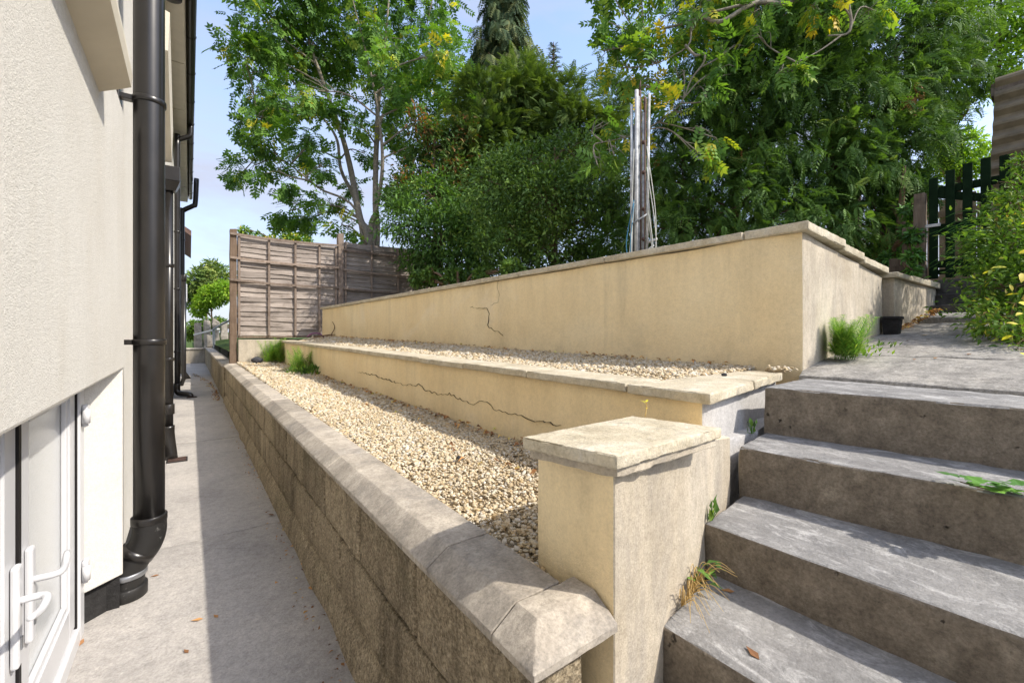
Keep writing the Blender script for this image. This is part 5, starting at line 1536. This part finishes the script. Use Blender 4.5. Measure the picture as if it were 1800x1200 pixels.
# seedling on the pillar cap
t = thing('seedling', 'tiny yellow seedling standing on the pillar cap', 'weed')
tube('stem', curve_pts([(0.985, 0.72, 0.922), (0.99, 0.72, 0.945), (0.983, 0.715, 0.962)], 4), 0.0016, M['straw'], t, 6)
scatter('leaves', LEAF[0], LEAF[1], [(0.985, 0.718, 0.945), (0.983, 0.716, 0.96), (0.984, 0.716, 0.957)], [(-1, -1, 0.2), (1, 0.3, 0.5), (-0.6, 0.6, 0.6)], [(0, 0, 1)] * 3, 0.018, M['yellow_leaf'], t)

# ================================================================== SMALL THINGS
# debris on the upper bed by the fence
t = thing('dead_branch', 'dead crooked twig lying on the upper gravel near the fence', 'branch')
b = Vector((1.62, 7.6, 1.06))
v, f = join([limb([b, b + Vector((0.25, -0.1, 0.04)), b + Vector((0.5, -0.15, 0.02))], 0.012, 0.008, 5)[0], limb([b + Vector((0.25, -0.1, 0.04)), b + Vector((0.30, -0.12, 0.16)), b + Vector((0.27, -0.1, 0.26))], 0.009, 0.004, 4)[0], limb([b + Vector((0.38, -0.13, 0.03)), b + Vector((0.5, -0.2, 0.10)), b + Vector((0.62, -0.25, 0.20))], 0.008, 0.003, 4)[0]])
raw('wood', v, f, M['twig'], t, True)
t = tag(tube('cable_scrap', curve_pts([(1.55, 7.75, 1.06), (1.62, 7.7, 1.12), (1.72, 7.65, 1.12), (1.78, 7.6, 1.06)], 5), 0.012, M['cable_pink'], None, 8), 'loop of purple cable by the dead twig on the upper gravel', 'cable')
def shard(name, label, cat, loc, size, mat, seed, h=0.35):
    bm = bmesh.new(); bmesh.ops.create_icosphere(bm, subdivisions=2, radius=1.0)
    r_ = random.Random(seed); off = Vector((seed * 4.1, 1.3, seed))
    for v in bm.verts:
        v.co *= 1 + 0.35 * noise.noise(v.co * 1.4 + off)
        v.co = Vector((v.co.x * size, v.co.y * size * 0.7, v.co.z * size * h))
    o = from_bm(name, bm, M[mat], None)
    o.location = loc; o.rotation_euler = (r_.uniform(-0.2, 0.2), r_.uniform(-0.2, 0.2), r_.uniform(0, 6))
    return tag(o, label, cat)
p = at(809, 830, 1.85)
shard('slate_chip', 'dark slate chip lying in the lower gravel', 'stone', (p.x, p.y, z_low(p.x, p.y) + 0.012), 0.02, 'slate', 1)
shard('stone_lump', 'black lump at the far end of the lower gravel by the post', 'stone', (0.86, 7.9, 0.70), 0.085, 'slate', 2, 0.7)
shard('slate_chip', 'small black chip on the end slab of the middle wall', 'stone', (1.95, 1.0, 0.955), 0.012, 'slate', 3, 0.8)
shard('gravel_pile', 'little heap of gravel spilt between the end slab and the landing', 'gravel', (2.36, 0.95, 0.955), 0.05, 'gravel', 5, 0.35)
V0 = 26
xs = rng.normal(2.37, 0.03, 60); ys_ = rng.normal(0.93, 0.025, 60)
o = stones('gravel_spill', xs, ys_, 0.962 + rng.uniform(-0.006, 0.012, 60), rng.uniform(0.006, 0.013, 60), 1, M['gravel'], '', ''); stuff(o); o['label'] = 'gravel spilt over the corner where the landing meets the walls'; o['category'] = 'gravel'
# dark plastic planter in the wall corner
t = thing('plant_pot', 'small dark square plastic pot in the corner of the walls on the landing', 'pot')
zp = z_land(4.0)
solid('tub', [(4.035, 0.825, zp), (4.115, 0.825, zp), (4.115, 0.905, zp), (4.035, 0.905, zp)], [(4.025, 0.815, zp + 0.115), (4.125, 0.815, zp + 0.115), (4.125, 0.915, zp + 0.115), (4.025, 0.915, zp + 0.115)], M['plinth'], t, bev=0.004)
box('rim', 4.018, 4.13, 0.808, 0.918, zp + 0.116, zp + 0.135, M['plinth'], t, bev=0.004)
# small gullies where the downpipes meet the path
for lab, x, y in (('rusty gully grate at the foot of the hopper downpipe', -0.09, 4.9), ('black gully cover at the foot of the slim downpipe', 0.03, 9.45)):
    g_ = thing('drain_cover', lab, 'drain')
    box('frame', x - 0.075, x + 0.075, y - 0.08, y + 0.08, -0.02, 0.007, M['plinth'], g_, bev=0.003)
    for k in range(5):
        box('bar', x - 0.065, x + 0.065, y - 0.065 + k * 0.03, y - 0.052 + k * 0.03, 0.0075, 0.011, M['rust'], g_)
# clutter beyond the fence at the end of the path
t = thing('handrail', 'thin white bent handrail at the far end of the path', 'rail')
tube('rail', curve_pts([(0.66, 17.5, 0.5), (0.64, 17.5, 1.1), (0.72, 17.4, 1.3), (1.4, 16.5, 1.75)], 5), 0.035, M['white_metal'], t, 8)
t = tag(solid('fallen_board', [(0.1, 18.6, 1.02), (0.75, 17.9, 1.22), (0.85, 18.3, 1.22), (0.2, 19.0, 1.02)], [(0.1, 18.6, 1.07), (0.75, 17.9, 1.27), (0.85, 18.3, 1.27), (0.2, 19.0, 1.07)], M['white_paint'], None, bev=0.004), 'pale loose board propped on the far wall', 'board')
box('prop_stone', 0.45, 0.66, 17.9, 18.6, 0.616, 1.04, M['stone'], None, bev=0.03, step=0.1, amp=0.05, freq=5)
tag(bpy.data.objects['prop_stone'], 'grey stone block on the far wall under the loose board', 'stone')
for k, (x, y, z, s) in enumerate(((0.9, 21.4, 1.5, 0.32), (1.3, 21.3, 1.55, 0.36), (0.55, 21.5, 1.45, 0.26))):
    pass
t = thing('rockery_wall', 'rough pale garden wall behind the plants at the end of the path', 'wall')
for k in range(7):
    o = solid('stone', [(0.15 + 0.3 * k, 22.2, 0.0), (0.43 + 0.3 * k, 22.2, 0.0), (0.43 + 0.3 * k, 22.5, 0.0), (0.15 + 0.3 * k, 22.5, 0.0)], [(0.17 + 0.3 * k, 22.2, 1.5 + 0.15 * (k % 3)), (0.41 + 0.3 * k, 22.2, 1.55 + 0.1 * (k % 2)), (0.41 + 0.3 * k, 22.5, 1.5), (0.17 + 0.3 * k, 22.5, 1.5)], M['stone'], t, bev=0.03, step=0.15, amp=0.06, freq=4, seed=k)
# fallen leaves
FL = leaf_t(0.5, 0.18, 0.25)
def fallen(places, label, group):
    for p, z in places:
        a = random.uniform(0, 6.28); L = random.uniform(0.022, 0.04)
        u = Vector((math.cos(a), math.sin(a), 0)); w = Vector((-math.sin(a), math.cos(a), 0))
        V = [Vector((p[0], p[1], z + 0.001)) + u * (x * L) + w * (y * L) + Vector((0, 0, abs(zz) * L * 0.35)) for x, y, zz in FL[0]]
        o = raw('fallen_leaf', V, FL[1], M['dry_leaf'], None)
        at_ = o.data.attributes.new('rnd', 'FLOAT', 'POINT'); at_.data.foreach_set('value', [random.random()] * len(V))
        sm = o.modifiers.new('thick', 'SOLIDIFY'); sm.thickness = 0.0006
        tag(o, label, 'leaf', group)
def ground_pt(px, py, z):
    d = (EYE - z) * 760.0 / (py - 583)
    p = at(px, py, d); return (p.x, p.y)
fallen([(ground_pt(px, py, 0.003), 0.004) for px, py in ((357, 1087), (383, 1085), (331, 1147), (482, 905), (530, 1000), (545, 1030), (600, 1165), (617, 1163), (510, 960), (280, 1010), (139, 1135))], 'dry brown leaf lying on the concrete path', 'leaves on the path')
fallen([(ground_pt(px, py, 0.449), 0.450) for px, py in ((1291, 1040), (1335, 1160))], 'orange leaf lying on the lowest visible step', 'leaves on the lowest visible step')
fallen([((2.4 + 2.3 * random.random(), 0.1 + 0.72 * random.random()), None) for _ in range(0)], '', '')
fallen([((x, y), z_land(x) + 0.006) for x, y in [(2.5 + 2.2 * random.random() ** 0.7, 0.12 + 0.7 * random.random()) for _ in range(16)]], 'brown leaf scattered on the landing path', 'leaves on the landing')
# leaf litter caught along the foot of the walls: too much to count
def litter(name, label, pts, n, size):
    P = []
    for _ in range(n):
        i = random.randrange(len(pts) - 1); t_ = random.random()
        a, b = Vector(pts[i]), Vector(pts[i + 1])
        p = a.lerp(b, t_) + Vector((-abs(random.gauss(0, 0.04)), random.gauss(0, 0.02), 0.012 + 0.012 * random.random()))
        P.append(p[:])
    k = len(P)
    o = scatter(name, FL[0], FL[1], P, rng.normal(0, 1, (k, 3)) * [1, 1, 0.25], np.tile((0, 0, 1.0), (k, 1)) + rng.normal(0, 0.4, (k, 3)), size * rng.uniform(0.6, 1.3, k), M['dry_leaf'], None)
    stuff(o); o['label'] = label; o['category'] = 'leaf litter'
litter('leaf_litter', 'dry leaf litter along the foot of the middle wall on the lower gravel', [(xm(y) - 0.02, y, z_low(1.35, y)) for y in (1.0, 2, 3, 4, 5, 6, 7, 8)], 260, 0.035)
litter('leaf_litter', 'dry leaf litter along the foot of the tall wall on the upper gravel', [(xt(y) - 0.02, y, z_up(xt(y), y)) for y in (1.2, 2, 3, 4, 5, 6, 7, 8)], 170, 0.035)
litter('leaf_litter', 'dry leaf litter at the foot of the small wall by the gate steps', [(4.3, 0.85, z_land(4.3)), (4.8, 0.83, z_land(4.8) + 0.02), (5.25, 0.8, 1.33)], 120, 0.035)
litter('leaf_litter', 'few dead leaves and twigs scattered over the lower gravel', [(1.3, 1.0, 0.59), (0.95, 1.6, 0.60), (1.2, 2.6, 0.6), (0.85, 3.6, 0.61), (1.2, 5.0, 0.62)], 50, 0.03)
# dark moss and grit on the far path
litter('path_litter', 'dark leaf grit gathered on the far end of the path', [(0.40, 8.6, 0.0), (0.42, 10.0, 0.0), (0.38, 12.0, 0.0), (0.1, 14.5, 0.0)], 240, 0.035)
litter('path_litter', 'line of grit and crumbs along the foot of the block wall', [(0.44, 1.2, -0.008), (0.44, 3, -0.008), (0.44, 5.0, -0.008), (0.44, 8.0, -0.008)], 160, 0.016)

# ================================================================== put each thing's Empty at its base
bpy.context.view_layer.update()
for o in list(scene.objects):
    if o.type == 'EMPTY' and o.parent is None and o.children:
        co = []
        for c in o.children_recursive:
            if c.type == 'MESH':
                mw_ = c.matrix_world
                co += [mw_ @ Vector(b) for b in c.bound_box]
        if not co: continue
        lo = Vector([min(p[i] for p in co) for i in range(3)]); hi = Vector([max(p[i] for p in co) for i in range(3)])
        base = Vector(((lo.x + hi.x) / 2, (lo.y + hi.y) / 2, lo.z))
        for c in o.children:
            c.location = Vector(c.location) - base
        o.location = base
        o.empty_display_size = 0.1
